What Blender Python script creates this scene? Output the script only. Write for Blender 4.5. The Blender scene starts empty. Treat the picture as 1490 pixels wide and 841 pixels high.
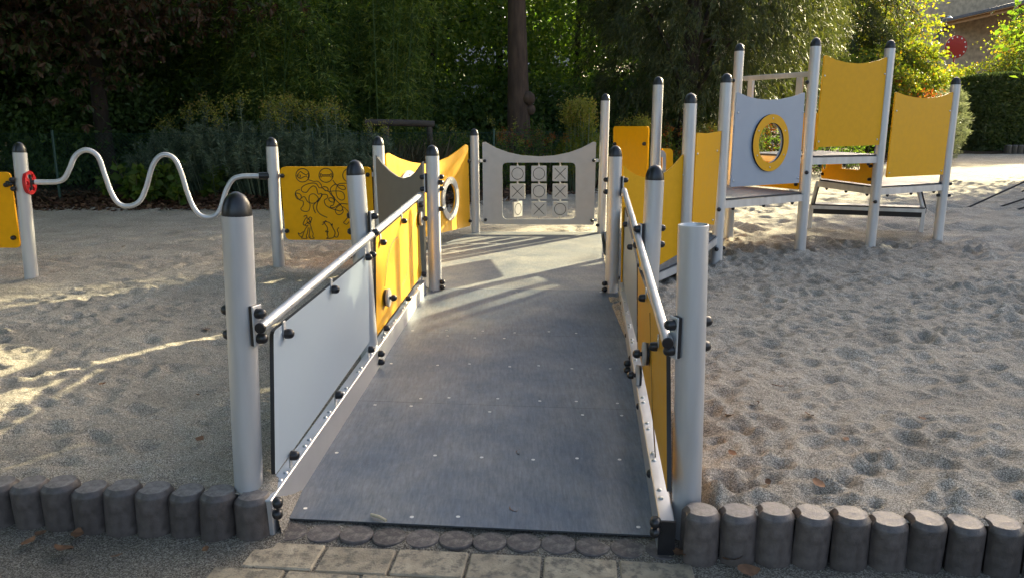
import bpy, math, random
import numpy as np
from mathutils import Vector, Matrix, Euler
from mathutils.geometry import tessellate_polygon

# ------------------------------------------------------------------ camera, light, exposure
scene = bpy.context.scene
col = scene.collection
F, CX, CY, H = 1120.0, 745.0, 420.5, 1.5
TH = math.atan(240.5 / 1120.0)
cam_d = bpy.data.cameras.new('camera')
cam_d.sensor_width = 36.0
cam_d.lens = F / 1490.0 * 36.0
cam_d.clip_start, cam_d.clip_end = 0.05, 900.0
cam = bpy.data.objects.new('camera', cam_d)
cam.location = (0, 0, H)
cam.rotation_euler = (math.pi / 2 - TH, 0, 0)
col.objects.link(cam)
scene.camera = cam

SUN_AZ, SUN_EL = math.radians(41.6), math.radians(17.8)   # azimuth to the right of the view direction
world = bpy.data.worlds.new('World')
scene.world = world
world.use_nodes = True
wn = world.node_tree
wn.nodes.clear()
wo = wn.nodes.new('ShaderNodeOutputWorld')
wb = wn.nodes.new('ShaderNodeBackground')
ws = wn.nodes.new('ShaderNodeTexSky')
ws.sky_type = 'NISHITA'
ws.sun_disc = False
ws.sun_elevation = SUN_EL
ws.sun_rotation = SUN_AZ
ws.air_density, ws.dust_density, ws.ozone_density = 0.75, 4.0, 0.2
wb.inputs['Strength'].default_value = 0.105
wn.links.new(ws.outputs['Color'], wb.inputs['Color'])
wn.links.new(wb.outputs['Background'], wo.inputs['Surface'])

sun_d = bpy.data.lights.new('sun', 'SUN')
sun_d.energy = 4.6
sun_d.angle = math.radians(0.5)
sun_d.color = (1.0, 0.89, 0.56)
sun = bpy.data.objects.new('sun', sun_d)
SV = Vector((math.sin(SUN_AZ) * math.cos(SUN_EL), math.cos(SUN_AZ) * math.cos(SUN_EL), math.sin(SUN_EL)))
sun.rotation_euler = SV.to_track_quat('Z', 'Y').to_euler()
sun.location = SV * 60
col.objects.link(sun)

scene.view_settings.view_transform = 'Standard'
scene.view_settings.look = 'None'
scene.view_settings.exposure = 2.3
scene.view_settings.gamma = 1.0
scene.view_settings.use_curve_mapping = False
scene.cycles.max_bounces = 6
scene.cycles.diffuse_bounces = 3
scene.cycles.glossy_bounces = 3
scene.cycles.transmission_bounces = 3
scene.cycles.use_denoising = True

random.seed(7)
RNG = np.random.default_rng(7)

# ------------------------------------------------------------------ photo pixel -> place
def G(u, v, z):
    """pixel on a level plane z"""
    a = TH - math.atan((CY - v) / F)
    y = (H - z) / math.tan(a)
    return Vector(((u - CX) / F * (y * math.cos(TH) + (H - z) * math.sin(TH)), y, z))
def Pt(u, v, y):
    """pixel on the upright plane at forward distance y"""
    z = H + y * math.tan(math.atan((CY - v) / F) - TH)
    return Vector(((u - CX) / F * (y * math.cos(TH) - (z - H) * math.sin(TH)), y, z))

class Plane:
    """upright plane through two plan points; px(u,v) gives (s,z) on it; at(s,z,off) a point in space"""
    def __init__(self, A, B):
        self.A = Vector((A[0], A[1])); self.t = (Vector((B[0], B[1])) - self.A)
        self.len = self.t.length; self.t.normalize()
        n = Vector((self.t.y, -self.t.x))
        if n.dot(-self.A) < 0: n = -n            # towards the camera side
        self.n = n
    def px(self, u, v):
        a, b = (u - CX) / F, (CY - v) / F
        d = Vector((a, math.cos(TH) + b * math.sin(TH), -math.sin(TH) + b * math.cos(TH)))
        lam = self.A.dot(self.n) / (d.x * self.n.x + d.y * self.n.y)
        p = d * lam
        return ((Vector((p.x, p.y)) - self.A).dot(self.t), H + p.z)
    def at(self, s, z, off=0.0):
        q = self.A + self.t * s + self.n * off
        return Vector((q.x, q.y, z))
    def n3(self): return Vector((self.n.x, self.n.y, 0))
    def t3(self): return Vector((self.t.x, self.t.y, 0))

# ------------------------------------------------------------------ materials
MATS = {}
def mat(name, base, rough=0.5, metal=0.0, var=0.0, vscale=8.0, bump=0.0, bscale=200.0, spec=0.5,
        island=0.0, transl=0.0, tcol=None, ramp=None, coat=0.0, stretch=None, vdetail=5.0, rvar=0.0, objrand=0.0):
    m = bpy.data.materials.new(name); m.use_nodes = True
    nt = m.node_tree; N = nt.nodes; L = nt.links
    bs = N['Principled BSDF']
    bs.inputs['Roughness'].default_value = rough
    bs.inputs['Metallic'].default_value = metal
    bs.inputs['Specular IOR Level'].default_value = spec
    if coat: bs.inputs['Coat Weight'].default_value = coat; bs.inputs['Coat Roughness'].default_value = 0.15
    c4 = (*base, 1.0)
    tc = N.new('ShaderNodeTexCoord')
    vec = tc.outputs['Object']
    if stretch:
        mp = N.new('ShaderNodeMapping'); mp.inputs['Scale'].default_value = stretch
        L.new(vec, mp.inputs['Vector']); vec = mp.outputs['Vector']
    out = None
    if ramp:                                   # list of (pos, colour) driven by island random or noise
        src = N.new('ShaderNodeNewGeometry').outputs['Random Per Island'] if island else None
        if src is None:
            n0 = N.new('ShaderNodeTexNoise'); n0.inputs['Scale'].default_value = vscale; n0.inputs['Detail'].default_value = vdetail
            L.new(vec, n0.inputs['Vector']); src = n0.outputs['Fac']
        cr = N.new('ShaderNodeValToRGB')
        e = cr.color_ramp.elements
        e[0].position, e[0].color = ramp[0][0], (*ramp[0][1], 1)
        e[1].position, e[1].color = ramp[-1][0], (*ramp[-1][1], 1)
        for p, c in ramp[1:-1]:
            k = e.new(p); k.color = (*c, 1)
        L.new(src, cr.inputs['Fac']); out = cr.outputs['Color']
    else:
        rgb = N.new('ShaderNodeRGB'); rgb.outputs[0].default_value = c4; out = rgb.outputs[0]
    if var:
        nz = N.new('ShaderNodeTexNoise'); nz.inputs['Scale'].default_value = vscale; nz.inputs['Detail'].default_value = vdetail
        L.new(vec, nz.inputs['Vector'])
        mr = N.new('ShaderNodeMapRange'); mr.inputs[1].default_value = 0.3; mr.inputs[2].default_value = 0.7
        mr.inputs[3].default_value = 1 - var; mr.inputs[4].default_value = 1 + var
        L.new(nz.outputs['Fac'], mr.inputs[0])
        hs = N.new('ShaderNodeHueSaturation'); L.new(mr.outputs[0], hs.inputs['Value']); L.new(out, hs.inputs['Color'])
        out = hs.outputs['Color']
        if rvar:
            m2 = N.new('ShaderNodeMapRange'); m2.inputs[1].default_value = 0.3; m2.inputs[2].default_value = 0.7
            m2.inputs[3].default_value = rough - rvar; m2.inputs[4].default_value = rough + rvar
            L.new(nz.outputs['Fac'], m2.inputs[0]); L.new(m2.outputs[0], bs.inputs['Roughness'])
    if objrand:
        oi = N.new('ShaderNodeObjectInfo'); mo = N.new('ShaderNodeMapRange'); mo.inputs[3].default_value = 1 - objrand; mo.inputs[4].default_value = 1 + objrand
        L.new(oi.outputs['Random'], mo.inputs[0]); h2 = N.new('ShaderNodeHueSaturation'); L.new(mo.outputs[0], h2.inputs['Value']); L.new(out, h2.inputs['Color']); out = h2.outputs['Color']
    L.new(out, bs.inputs['Base Color'])
    if bump:
        nb = N.new('ShaderNodeTexNoise'); nb.inputs['Scale'].default_value = bscale; nb.inputs['Detail'].default_value = 4
        L.new(vec, nb.inputs['Vector'])
        bp = N.new('ShaderNodeBump'); bp.inputs['Strength'].default_value = bump; bp.inputs['Distance'].default_value = 0.01
        L.new(nb.outputs['Fac'], bp.inputs['Height']); L.new(bp.outputs['Normal'], bs.inputs['Normal'])
    if transl:
        tr = N.new('ShaderNodeBsdfTranslucent')
        if tcol:
            mx = N.new('ShaderNodeMix'); mx.data_type = 'RGBA'; mx.blend_type = 'MULTIPLY'; mx.inputs[0].default_value = 1.0
            L.new(out, mx.inputs[6]); mx.inputs[7].default_value = (*tcol, 1); L.new(mx.outputs[2], tr.inputs['Color'])
        else: L.new(out, tr.inputs['Color'])
        ms = N.new('ShaderNodeMixShader'); ms.inputs[0].default_value = transl
        L.new(bs.outputs[0], ms.inputs[1]); L.new(tr.outputs[0], ms.inputs[2])
        L.new(ms.outputs[0], N['Material Output'].inputs['Surface'])
    MATS[name] = m
    return m

def grain_mat(name, dark, mid, light, patch=(0.75, 1.2), gscale=420.0, bump=0.5, warm=None):
    """loose mineral grains: speckle of pale, mid and dark grains with broad tonal drift"""
    m = bpy.data.materials.new(name); m.use_nodes = True
    nt = m.node_tree; N = nt.nodes; L = nt.links; bs = N['Principled BSDF']
    bs.inputs['Roughness'].default_value = 0.95; bs.inputs['Specular IOR Level'].default_value = 0.15
    tc = N.new('ShaderNodeTexCoord'); vec = tc.outputs['Object']
    vo = N.new('ShaderNodeTexVoronoi'); vo.inputs['Scale'].default_value = gscale * 0.55; L.new(vec, vo.inputs['Vector'])
    sp = N.new('ShaderNodeSeparateColor'); L.new(vo.outputs['Color'], sp.inputs[0])
    n1 = N.new('ShaderNodeTexNoise'); n1.inputs['Scale'].default_value = gscale * 0.22; n1.inputs['Detail'].default_value = 6; n1.inputs['Roughness'].default_value = 0.75
    L.new(vec, n1.inputs['Vector'])
    ad = N.new('ShaderNodeMath'); ad.operation = 'ADD'; L.new(sp.outputs[0], ad.inputs[0]); L.new(n1.outputs['Fac'], ad.inputs[1])
    hf = N.new('ShaderNodeMath'); hf.operation = 'MULTIPLY'; hf.inputs[1].default_value = 0.5; L.new(ad.outputs[0], hf.inputs[0])
    cr = N.new('ShaderNodeValToRGB'); e = cr.color_ramp.elements
    e[0].position = 0.2; e[0].color = (*dark, 1); e[1].position = 0.80; e[1].color = (*light, 1)
    k = e.new(0.5); k.color = (*mid, 1)
    L.new(hf.outputs[0], cr.inputs['Fac'])
    n2 = N.new('ShaderNodeTexNoise'); n2.inputs['Scale'].default_value = 1.6; n2.inputs['Detail'].default_value = 7; n2.inputs['Roughness'].default_value = 0.62
    L.new(vec, n2.inputs['Vector'])
    mr = N.new('ShaderNodeMapRange'); mr.inputs[1].default_value = 0.3; mr.inputs[2].default_value = 0.7
    mr.inputs[3].default_value = patch[0]; mr.inputs[4].default_value = patch[1]; L.new(n2.outputs['Fac'], mr.inputs[0])
    hs = N.new('ShaderNodeHueSaturation'); L.new(mr.outputs[0], hs.inputs['Value']); L.new(cr.outputs[0], hs.inputs['Color'])
    L.new(hs.outputs[0], bs.inputs['Base Color'])
    n3 = N.new('ShaderNodeTexNoise'); n3.inputs['Scale'].default_value = gscale * 0.35; n3.inputs['Detail'].default_value = 6; n3.inputs['Roughness'].default_value = 0.7
    L.new(vec, n3.inputs['Vector'])
    n4 = N.new('ShaderNodeTexNoise'); n4.inputs['Scale'].default_value = 24; n4.inputs['Detail'].default_value = 8; n4.inputs['Roughness'].default_value = 0.65
    L.new(vec, n4.inputs['Vector'])
    b0 = N.new('ShaderNodeBump'); b0.inputs['Strength'].default_value = bump; b0.inputs['Distance'].default_value = 0.035; L.new(n4.outputs['Fac'], b0.inputs['Height'])
    b1 = N.new('ShaderNodeBump'); b1.inputs['Strength'].default_value = bump; b1.inputs['Distance'].default_value = 0.006; L.new(n3.outputs['Fac'], b1.inputs['Height'])
    L.new(b0.outputs['Normal'], b1.inputs['Normal']); L.new(b1.outputs['Normal'], bs.inputs['Normal'])
    MATS[name] = m
    return m

mat('aluminium', (0.535, 0.535, 0.535), rough=0.40, metal=0.5, var=0.13, vscale=11, vdetail=9, stretch=(1, 1, 0.12), rvar=0.05, spec=0.5)
mat('bare_aluminium', (0.52, 0.53, 0.55), rough=0.42, metal=0.75, var=0.05, vscale=9, rvar=0.04)
mat('black_plastic', (0.012, 0.012, 0.014), rough=0.33, spec=0.5, var=0.2, vscale=30)
mat('black_core', (0.012, 0.011, 0.010), rough=0.6)
mat('grey_board_shaded', (0.22, 0.20, 0.175), rough=0.5, var=0.05, vscale=9)  # grey board with the shade on its outer side put into the colour
mat('yellow_board', (0.69, 0.340, 0.004), rough=0.45, var=0.04, vscale=18, vdetail=10, rvar=0.05, spec=0.22)
mat('yellow_board_warm_light', (0.86, 0.39, 0.002), rough=0.5, var=0.04, vscale=18, vdetail=10, rvar=0.05, spec=0.15)  # the yellow board again, warm bounced light put into its colour
mat('white_board', (0.31, 0.375, 0.44), rough=0.38, var=0.03, vscale=3, rvar=0.04, spec=0.45)
mat('grey_board', (0.42, 0.41, 0.395), rough=0.45, var=0.05, vscale=9, rvar=0.05, bump=0.03, bscale=600)
mat('blue_grey_board', (0.28, 0.33, 0.40), rough=0.42, var=0.03, vscale=6)
mat('tile_board', (0.50, 0.49, 0.46), rough=0.5, var=0.06, vscale=20)
mat('mark', (0.010, 0.009, 0.008), rough=0.7)
mat('red_plastic', (0.42, 0.010, 0.014), rough=0.35, var=0.08, vscale=30)
mat('screw_steel', (0.62, 0.62, 0.6), rough=0.3, metal=0.9)
mat('deck_edge', (0.035, 0.037, 0.04), rough=0.6)

def deck_mat(name, d0, d1, m0, m1):
    m = bpy.data.materials.new(name); m.use_nodes = True
    nt = m.node_tree; N = nt.nodes; L = nt.links; bs = N['Principled BSDF']
    tc = N.new('ShaderNodeTexCoord'); vec = tc.outputs['Object']
    def noise(s, d=5, r=0.6):
        n = N.new('ShaderNodeTexNoise'); n.inputs['Scale'].default_value = s; n.inputs['Detail'].default_value = d; n.inputs['Roughness'].default_value = r
        L.new(vec, n.inputs['Vector']); return n.outputs['Fac']
    def rng(src, a, b, c, d):
        k = N.new('ShaderNodeMapRange'); k.inputs[1].default_value = a; k.inputs[2].default_value = b; k.inputs[3].default_value = c; k.inputs[4].default_value = d
        L.new(src, k.inputs[0]); return k.outputs[0]
    dust = rng(noise(2.2, 9, 0.68), d0, d1, m0, m1)
    grit = rng(noise(160, 3, 0.8), 0.58, 0.72, 0.0, 0.8)
    mx0 = N.new('ShaderNodeMath'); mx0.operation = 'MAXIMUM'; L.new(dust, mx0.inputs[0])
    gm = N.new('ShaderNodeMath'); gm.operation = 'MULTIPLY'; L.new(grit, gm.inputs[0]); L.new(rng(noise(1.3, 6), 0.4, 0.65, 0.15, 1.0), gm.inputs[1])
    L.new(gm.outputs[0], mx0.inputs[1])
    mix = N.new('ShaderNodeMix'); mix.data_type = 'RGBA'
    L.new(mx0.outputs[0], mix.inputs[0]); mix.inputs[6].default_value = (0.074, 0.100, 0.138, 1); mix.inputs[7].default_value = (0.36, 0.33, 0.27, 1)
    mpv = N.new('ShaderNodeMapping'); mpv.inputs['Scale'].default_value = (60, 9, 9); L.new(vec, mpv.inputs['Vector'])
    st = N.new('ShaderNodeTexNoise'); st.inputs['Scale'].default_value = 1.0; st.inputs['Detail'].default_value = 9; st.inputs['Roughness'].default_value = 0.8; L.new(mpv.outputs[0], st.inputs['Vector'])
    hv = N.new('ShaderNodeHueSaturation'); L.new(rng(st.outputs['Fac'], 0.3, 0.7, 0.62, 1.42), hv.inputs['Value']); L.new(mix.outputs[2], hv.inputs['Color'])
    L.new(hv.outputs['Color'], bs.inputs['Base Color'])
    L.new(rng(noise(3, 6), 0.3, 0.7, 0.46, 0.66), bs.inputs['Roughness'])
    bs.inputs['Specular IOR Level'].default_value = 0.5
    # woven anti-slip relief
    wv = N.new('ShaderNodeTexVoronoi'); wv.inputs['Scale'].default_value = 190; wv.inputs['Randomness'].default_value = 0.2; L.new(vec, wv.inputs['Vector'])
    bp = N.new('ShaderNodeBump'); bp.inputs['Strength'].default_value = 0.25; bp.inputs['Distance'].default_value = 0.003
    L.new(wv.outputs['Distance'], bp.inputs['Height']); L.new(bp.outputs['Normal'], bs.inputs['Normal'])
    MATS[name] = m
deck_mat('anti_slip_deck', 0.40, 0.80, 0.02, 0.46)
deck_mat('sandy_deck', 0.32, 0.72, 0.12, 0.66)

grain_mat('sand', (0.09, 0.079, 0.066), (0.325, 0.287, 0.232), (0.72, 0.655, 0.555), patch=(0.78, 1.18), gscale=560, bump=0.75)
grain_mat('gravel', (0.07, 0.060, 0.050), (0.19, 0.168, 0.138), (0.46, 0.42, 0.35), patch=(0.70, 1.2), gscale=420, bump=0.9)
grain_mat('soil', (0.018, 0.013, 0.009), (0.05, 0.035, 0.024), (0.13, 0.085, 0.05), patch=(0.6, 1.3), gscale=120, bump=0.9)
mat('palisade', (0.082, 0.067, 0.060), rough=0.5, var=0.35, vscale=26, bump=0.22, bscale=160, spec=0.5, vdetail=9, rvar=0.14, objrand=0.22)
def dusty_top(m, colour, lo=0.35, hi=0.62, amount=0.75, nscale=30):
    """mineral dust lying on upward faces, in patches"""
    nt = m.node_tree; N = nt.nodes; L = nt.links; bs = N['Principled BSDF']
    src = bs.inputs['Base Color'].links[0].from_socket
    ge = N.new('ShaderNodeNewGeometry'); sx_ = N.new('ShaderNodeSeparateXYZ'); L.new(ge.outputs['True Normal'], sx_.inputs[0])
    a = N.new('ShaderNodeMapRange'); a.inputs[1].default_value = 0.55; a.inputs[2].default_value = 0.98; L.new(sx_.outputs['Z'], a.inputs[0])
    tc = N.new('ShaderNodeTexCoord'); nz = N.new('ShaderNodeTexNoise'); nz.inputs['Scale'].default_value = nscale; nz.inputs['Detail'].default_value = 8; nz.inputs['Roughness'].default_value = 0.7; L.new(tc.outputs['Object'], nz.inputs['Vector'])
    b = N.new('ShaderNodeMapRange'); b.inputs[1].default_value = lo; b.inputs[2].default_value = hi; b.inputs[4].default_value = amount; L.new(nz.outputs['Fac'], b.inputs[0])
    mu = N.new('ShaderNodeMath'); mu.operation = 'MULTIPLY'; L.new(a.outputs[0], mu.inputs[0]); L.new(b.outputs[0], mu.inputs[1])
    mx = N.new('ShaderNodeMix'); mx.data_type = 'RGBA'; L.new(mu.outputs[0], mx.inputs[0]); L.new(src, mx.inputs[6]); mx.inputs[7].default_value = (*colour, 1)
    L.new(mx.outputs[2], bs.inputs['Base Color'])
dusty_top(MATS['palisade'], (0.27, 0.25, 0.24))
mat('palisade_worn', (0.088, 0.075, 0.070), rough=0.7, var=0.35, vscale=24, bump=0.3, bscale=130, vdetail=9, objrand=0.25)
dusty_top(MATS['palisade_worn'], (0.24, 0.21, 0.175), 0.5, 0.68, 0.8, 26)
mat('paver', (0.33, 0.275, 0.195), rough=0.9, objrand=0.15, var=0.25, vscale=14, bump=0.4, bscale=120, vdetail=8)
dusty_top(MATS['paver'], (0.10, 0.09, 0.075), 0.48, 0.62, 0.8, 22)
mat('bark', (0.062, 0.040, 0.028), rough=0.95, var=0.45, vscale=9, bump=1.0, bscale=22, stretch=(1, 1, 0.22), vdetail=8)
mat('dark_bark', (0.035, 0.026, 0.02), rough=0.95, var=0.4, vscale=10, bump=0.9, bscale=25, stretch=(1, 1, 0.3))
mat('timber', (0.06, 0.048, 0.04), rough=0.85, var=0.3, vscale=15, bump=0.5, bscale=50, stretch=(0.3, 1, 1))
mat('green_paint', (0.012, 0.05, 0.035), rough=0.5)
mat('rope', (0.045, 0.038, 0.034), rough=0.9, bump=0.4, bscale=120)

G_ = lambda name, stops, tr=0.4, tcol=(1.5, 1.7, 0.5), rough=0.55: mat(name, stops[0][1], rough=rough, island=1, ramp=stops, transl=tr, tcol=tcol, spec=0.35)
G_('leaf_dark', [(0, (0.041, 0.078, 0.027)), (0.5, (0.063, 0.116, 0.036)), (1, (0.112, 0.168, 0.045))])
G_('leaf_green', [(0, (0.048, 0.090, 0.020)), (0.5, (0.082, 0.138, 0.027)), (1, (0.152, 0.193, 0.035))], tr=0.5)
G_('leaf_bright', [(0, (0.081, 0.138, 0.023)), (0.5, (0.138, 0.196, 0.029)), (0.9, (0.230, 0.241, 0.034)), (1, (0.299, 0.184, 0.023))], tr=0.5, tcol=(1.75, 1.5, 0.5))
G_('leaf_rust', [(0, (0.050, 0.030, 0.018)), (0.4, (0.085, 0.048, 0.028)), (0.58, (0.11, 0.062, 0.036)), (0.62, (0.04, 0.062, 0.02)), (1, (0.065, 0.09, 0.028))], tr=0.3, tcol=(1.3, 0.95, 0.6))
G_('leaf_autumn', [(0, (0.20, 0.055, 0.02)), (0.5, (0.28, 0.10, 0.02)), (1, (0.22, 0.17, 0.03))], tr=0.45, tcol=(1.5, 1.0, 0.5))
G_('leaf_bamboo', [(0, (0.061, 0.105, 0.025)), (0.6, (0.122, 0.184, 0.039)), (1, (0.263, 0.280, 0.061))], tr=0.45)
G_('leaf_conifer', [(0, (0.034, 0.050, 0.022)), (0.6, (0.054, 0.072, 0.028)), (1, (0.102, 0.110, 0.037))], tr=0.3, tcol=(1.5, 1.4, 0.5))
G_('leaf_spurge', [(0, (0.072, 0.104, 0.065)), (0.6, (0.124, 0.163, 0.104)), (1, (0.208, 0.247, 0.150))], tr=0.25, tcol=(1.2, 1.4, 0.8))
G_('spurge_flower', [(0, (0.208, 0.221, 0.039)), (0.6, (0.312, 0.299, 0.065)), (1, (0.286, 0.182, 0.065))], tr=0.4)
G_('leaf_pale', [(0, (0.13, 0.16, 0.10)), (0.6, (0.20, 0.23, 0.15)), (1, (0.28, 0.30, 0.20))], tr=0.35, tcol=(1.2, 1.2, 0.8))
G_('leaf_hedge', [(0, (0.075, 0.098, 0.053)), (0.6, (0.120, 0.150, 0.075)), (1, (0.195, 0.217, 0.105))], tr=0.35)
G_('leaf_litter', [(0, (0.05, 0.024, 0.014)), (0.5, (0.10, 0.05, 0.028)), (1, (0.17, 0.10, 0.055))], tr=0.05, tcol=(1, 1, 1), rough=0.85)
G_('dry_grass', [(0, (0.10, 0.085, 0.05)), (0.6, (0.16, 0.14, 0.08)), (1, (0.22, 0.20, 0.12))], tr=0.3, tcol=(1.2, 1.1, 0.8))
mat('dry_leaf', (0.17, 0.085, 0.042), rough=0.8, var=0.35, vscale=40, objrand=0.4)
mat('house_stone', (0.44, 0.32, 0.20), rough=0.95, var=0.3, vscale=2.5, bump=0.5, bscale=12, vdetail=8)
mat('rafter_wood', (0.50, 0.27, 0.11), rough=0.7, var=0.2, vscale=6)
mat('roof_slate', (0.11, 0.115, 0.125), rough=0.6, var=0.25, vscale=5)
mat('shutter', (0.13, 0.06, 0.08), rough=0.6)
mat('pale_wall', (0.32, 0.33, 0.35), rough=0.9, var=0.15, vscale=3)
mat('white_paint', (0.8, 0.8, 0.78), rough=0.5)
mat('glass_dark', (0.02, 0.025, 0.03), rough=0.1, spec=0.8)
mat('twig', (0.42, 0.36, 0.25), rough=0.8, var=0.2, vscale=50)
M = MATS

# ------------------------------------------------------------------ mesh and object helpers
def wloc(o):
    p = Vector((0, 0, 0))
    while o is not None:
        p += o.location; o = o.parent
    return p
def tag(o, label=None, cat=None, group=None, kind=None):
    if label: o['label'] = label
    if cat: o['category'] = cat
    if group: o['group'] = group
    if kind: o['kind'] = kind
    return o
def thing(name, label, cat, loc, group=None):
    o = bpy.data.objects.new(name, None); o.empty_display_size = 0.2
    o.location = loc; col.objects.link(o)
    return tag(o, label, cat, group)

class MB:
    def __init__(self): self.v, self.f, self.m = [], [], []
    def add(self, vs, fs, mi=0):
        b = len(self.v); self.v += [tuple(p) for p in vs]
        for q in fs: self.f.append([i + b for i in q]); self.m.append(mi)
    def box(self, c, sx, sy, sz, X=Vector((1, 0, 0)), Y=None, Z=Vector((0, 0, 1)), mi=0, bev=0.0):
        X = Vector(X).normalized(); Z = Vector(Z).normalized()
        Y = Vector(Y).normalized() if Y is not None else Z.cross(X)
        c = Vector(c)
        if bev <= 0:
            vs = [c + X * (a * sx / 2) + Y * (b * sy / 2) + Z * (k * sz / 2) for k in (-1, 1) for b in (-1, 1) for a in (-1, 1)]
            self.add(vs, [(0, 2, 3, 1), (4, 5, 7, 6), (0, 1, 5, 4), (2, 6, 7, 3), (0, 4, 6, 2), (1, 3, 7, 5)], mi); return
        # chamfered on the vertical and top/bottom edges: stack of octagon-like rings
        hx, hy, hz = sx / 2, sy / 2, sz / 2
        def ring(ix, iy, z):
            pts = [(-hx + ix, -hy + bev), (-hx + bev, -hy + iy), (hx - bev, -hy + iy), (hx - ix, -hy + bev), (hx - ix, hy - bev), (hx - bev, hy - iy), (-hx + bev, hy - iy), (-hx + ix, hy - bev)]
            return [c + X * p[0] + Y * p[1] + Z * z for p in pts]
        def sm(z):
            pts = [(-hx + bev, -hy + bev)] * 2 + [(hx - bev, -hy + bev)] * 2 + [(hx - bev, hy - bev)] * 2 + [(-hx + bev, hy - bev)] * 2
            return [c + X * p[0] + Y * p[1] + Z * z for p in pts]
        rings = [sm(-hz), ring(0, 0, -hz + bev), ring(0, 0, hz - bev), sm(hz)]
        vs = sum(rings, []); fs = []
        for r in range(3):
            for i in range(8):
                j = (i + 1) % 8; fs.append((r * 8 + i, r * 8 + j, (r + 1) * 8 + j, (r + 1) * 8 + i))
        fs.append((0, 6, 4, 2)); fs.append((24, 26, 28, 30))
        self.add(vs, fs, mi)
    def ringpath(self, pts, radii, n=12, caps=True, mi=0, up=None):
        pts = [Vector(p) for p in pts]; vs = []; prev = None
        for i, p in enumerate(pts):
            d = (pts[min(i + 1, len(pts) - 1)] - pts[max(i - 1, 0)]).normalized()
            if prev is None:
                a = Vector((0, 0, 1)) if abs(d.z) < 0.9 else Vector((1, 0, 0))
                x = d.cross(a).normalized()
            else:
                x = (prev - d * prev.dot(d)).normalized()
            prev = x; y = d.cross(x); r = radii[i] if hasattr(radii, '__len__') else radii
            for k in range(n):
                t = 2 * math.pi * k / n
                vs.append(p + x * (math.cos(t) * r) + y * (math.sin(t) * r))
        fs = []
        for i in range(len(pts) - 1):
            for k in range(n):
                j = (k + 1) % n; fs.append((i * n + k, i * n + j, (i + 1) * n + j, (i + 1) * n + k))
        if caps:
            fs.append(tuple(range(n - 1, -1, -1))); fs.append(tuple((len(pts) - 1) * n + k for k in range(n)))
        self.add(vs, fs, mi)
    def lathe(self, prof, n=28, origin=(0, 0, 0), axis=None, mi=0):
        o = Vector(origin); Z = Vector(axis or (0, 0, 1)).normalized()
        X = Z.orthogonal().normalized(); Y = Z.cross(X); vs = []; fs = []
        for r, z in prof:
            for k in range(n):
                t = 2 * math.pi * k / n
                vs.append(o + X * (r * math.cos(t)) + Y * (r * math.sin(t)) + Z * z)
        for i in range(len(prof) - 1):
            for k in range(n):
                j = (k + 1) % n; fs.append((i * n + k, i * n + j, (i + 1) * n + j, (i + 1) * n + k))
        if prof[0][0] > 1e-5: fs.append(tuple(range(n - 1, -1, -1)))
        if prof[-1][0] > 1e-5: fs.append(tuple((len(prof) - 1) * n + k for k in range(n)))
        self.add(vs, fs, mi)
    def prism(self, outline, holes, fn, d0, d1, mi=0, me=None, bev=0.0):
        """outline/holes 2D; fn(s,z,depth)->point; front face at d1, back at d0"""
        me = mi if me is None else me
        loops = [outline] + list(holes)
        flat = [p for l in loops for p in l]
        tris = tessellate_polygon([[Vector((p[0], p[1], 0)) for p in l] for l in loops])
        n = len(flat)
        self.add([fn(p[0], p[1], d1) for p in flat], [tuple(t) for t in tris], mi)
        self.add([fn(p[0], p[1], d0) for p in flat], [tuple(reversed(t)) for t in tris], mi)
        for l in loops:
            k = len(l)
            vs = [fn(p[0], p[1], d1) for p in l] + [fn(p[0], p[1], d0) for p in l]
            self.add(vs, [(i, k + i, k + (i + 1) % k, (i + 1) % k) for i in range(k)], me)
    def build(self, name, mats, parent=None, smooth=35, shift=None):
        me = bpy.data.meshes.new(name)
        off = wloc(parent) if parent is not None else (Vector(shift) if shift is not None else Vector((0, 0, 0)))
        me.from_pydata([(p[0] - off[0], p[1] - off[1], p[2] - off[2]) for p in self.v], [], self.f)
        if not isinstance(mats, (list, tuple)): mats = [mats]
        for m in mats: me.materials.append(M[m] if isinstance(m, str) else m)
        me.polygons.foreach_set('material_index', self.m)
        # consistent outward normals
        import bmesh
        bm = bmesh.new(); bm.from_mesh(me); bmesh.ops.recalc_face_normals(bm, faces=bm.faces); bm.to_mesh(me); bm.free()
        if smooth:
            me.polygons.foreach_set('use_smooth', [True] * len(me.polygons))
            me.set_sharp_from_angle(angle=math.radians(smooth))
        o = bpy.data.objects.new(name, me)
        if parent is not None: o.parent = parent
        elif shift is not None: o.location = shift
        col.objects.link(o)
        return o

def fast_mesh(name, verts, faces, mats, midx=None):
    """verts (n,3) array, faces (m,k) array of equal-sided polygons"""
    me = bpy.data.meshes.new(name)
    verts = np.ascontiguousarray(verts, dtype=np.float32); faces = np.ascontiguousarray(faces, dtype=np.int32)
    me.vertices.add(len(verts)); me.vertices.foreach_set('co', verts.ravel())
    k = faces.shape[1]
    me.loops.add(faces.size); me.loops.foreach_set('vertex_index', faces.ravel())
    me.polygons.add(len(faces))
    me.polygons.foreach_set('loop_start', np.arange(0, faces.size, k, dtype=np.int32))
    me.polygons.foreach_set('loop_total', np.full(len(faces), k, dtype=np.int32))
    for m in (mats if isinstance(mats, (list, tuple)) else [mats]): me.materials.append(M[m])
    if midx is not None: me.polygons.foreach_set('material_index', np.asarray(midx, dtype=np.int32))
    me.update(calc_edges=True)
    me.validate()
    return me
def add_obj(name, me, parent=None, loc=(0, 0, 0), rot=(0, 0, 0), scale=(1, 1, 1)):
    o = bpy.data.objects.new(name, me)
    o.location = loc; o.rotation_euler = rot; o.scale = scale
    if parent is not None: o.parent = parent
    col.objects.link(o)
    return o
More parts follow.
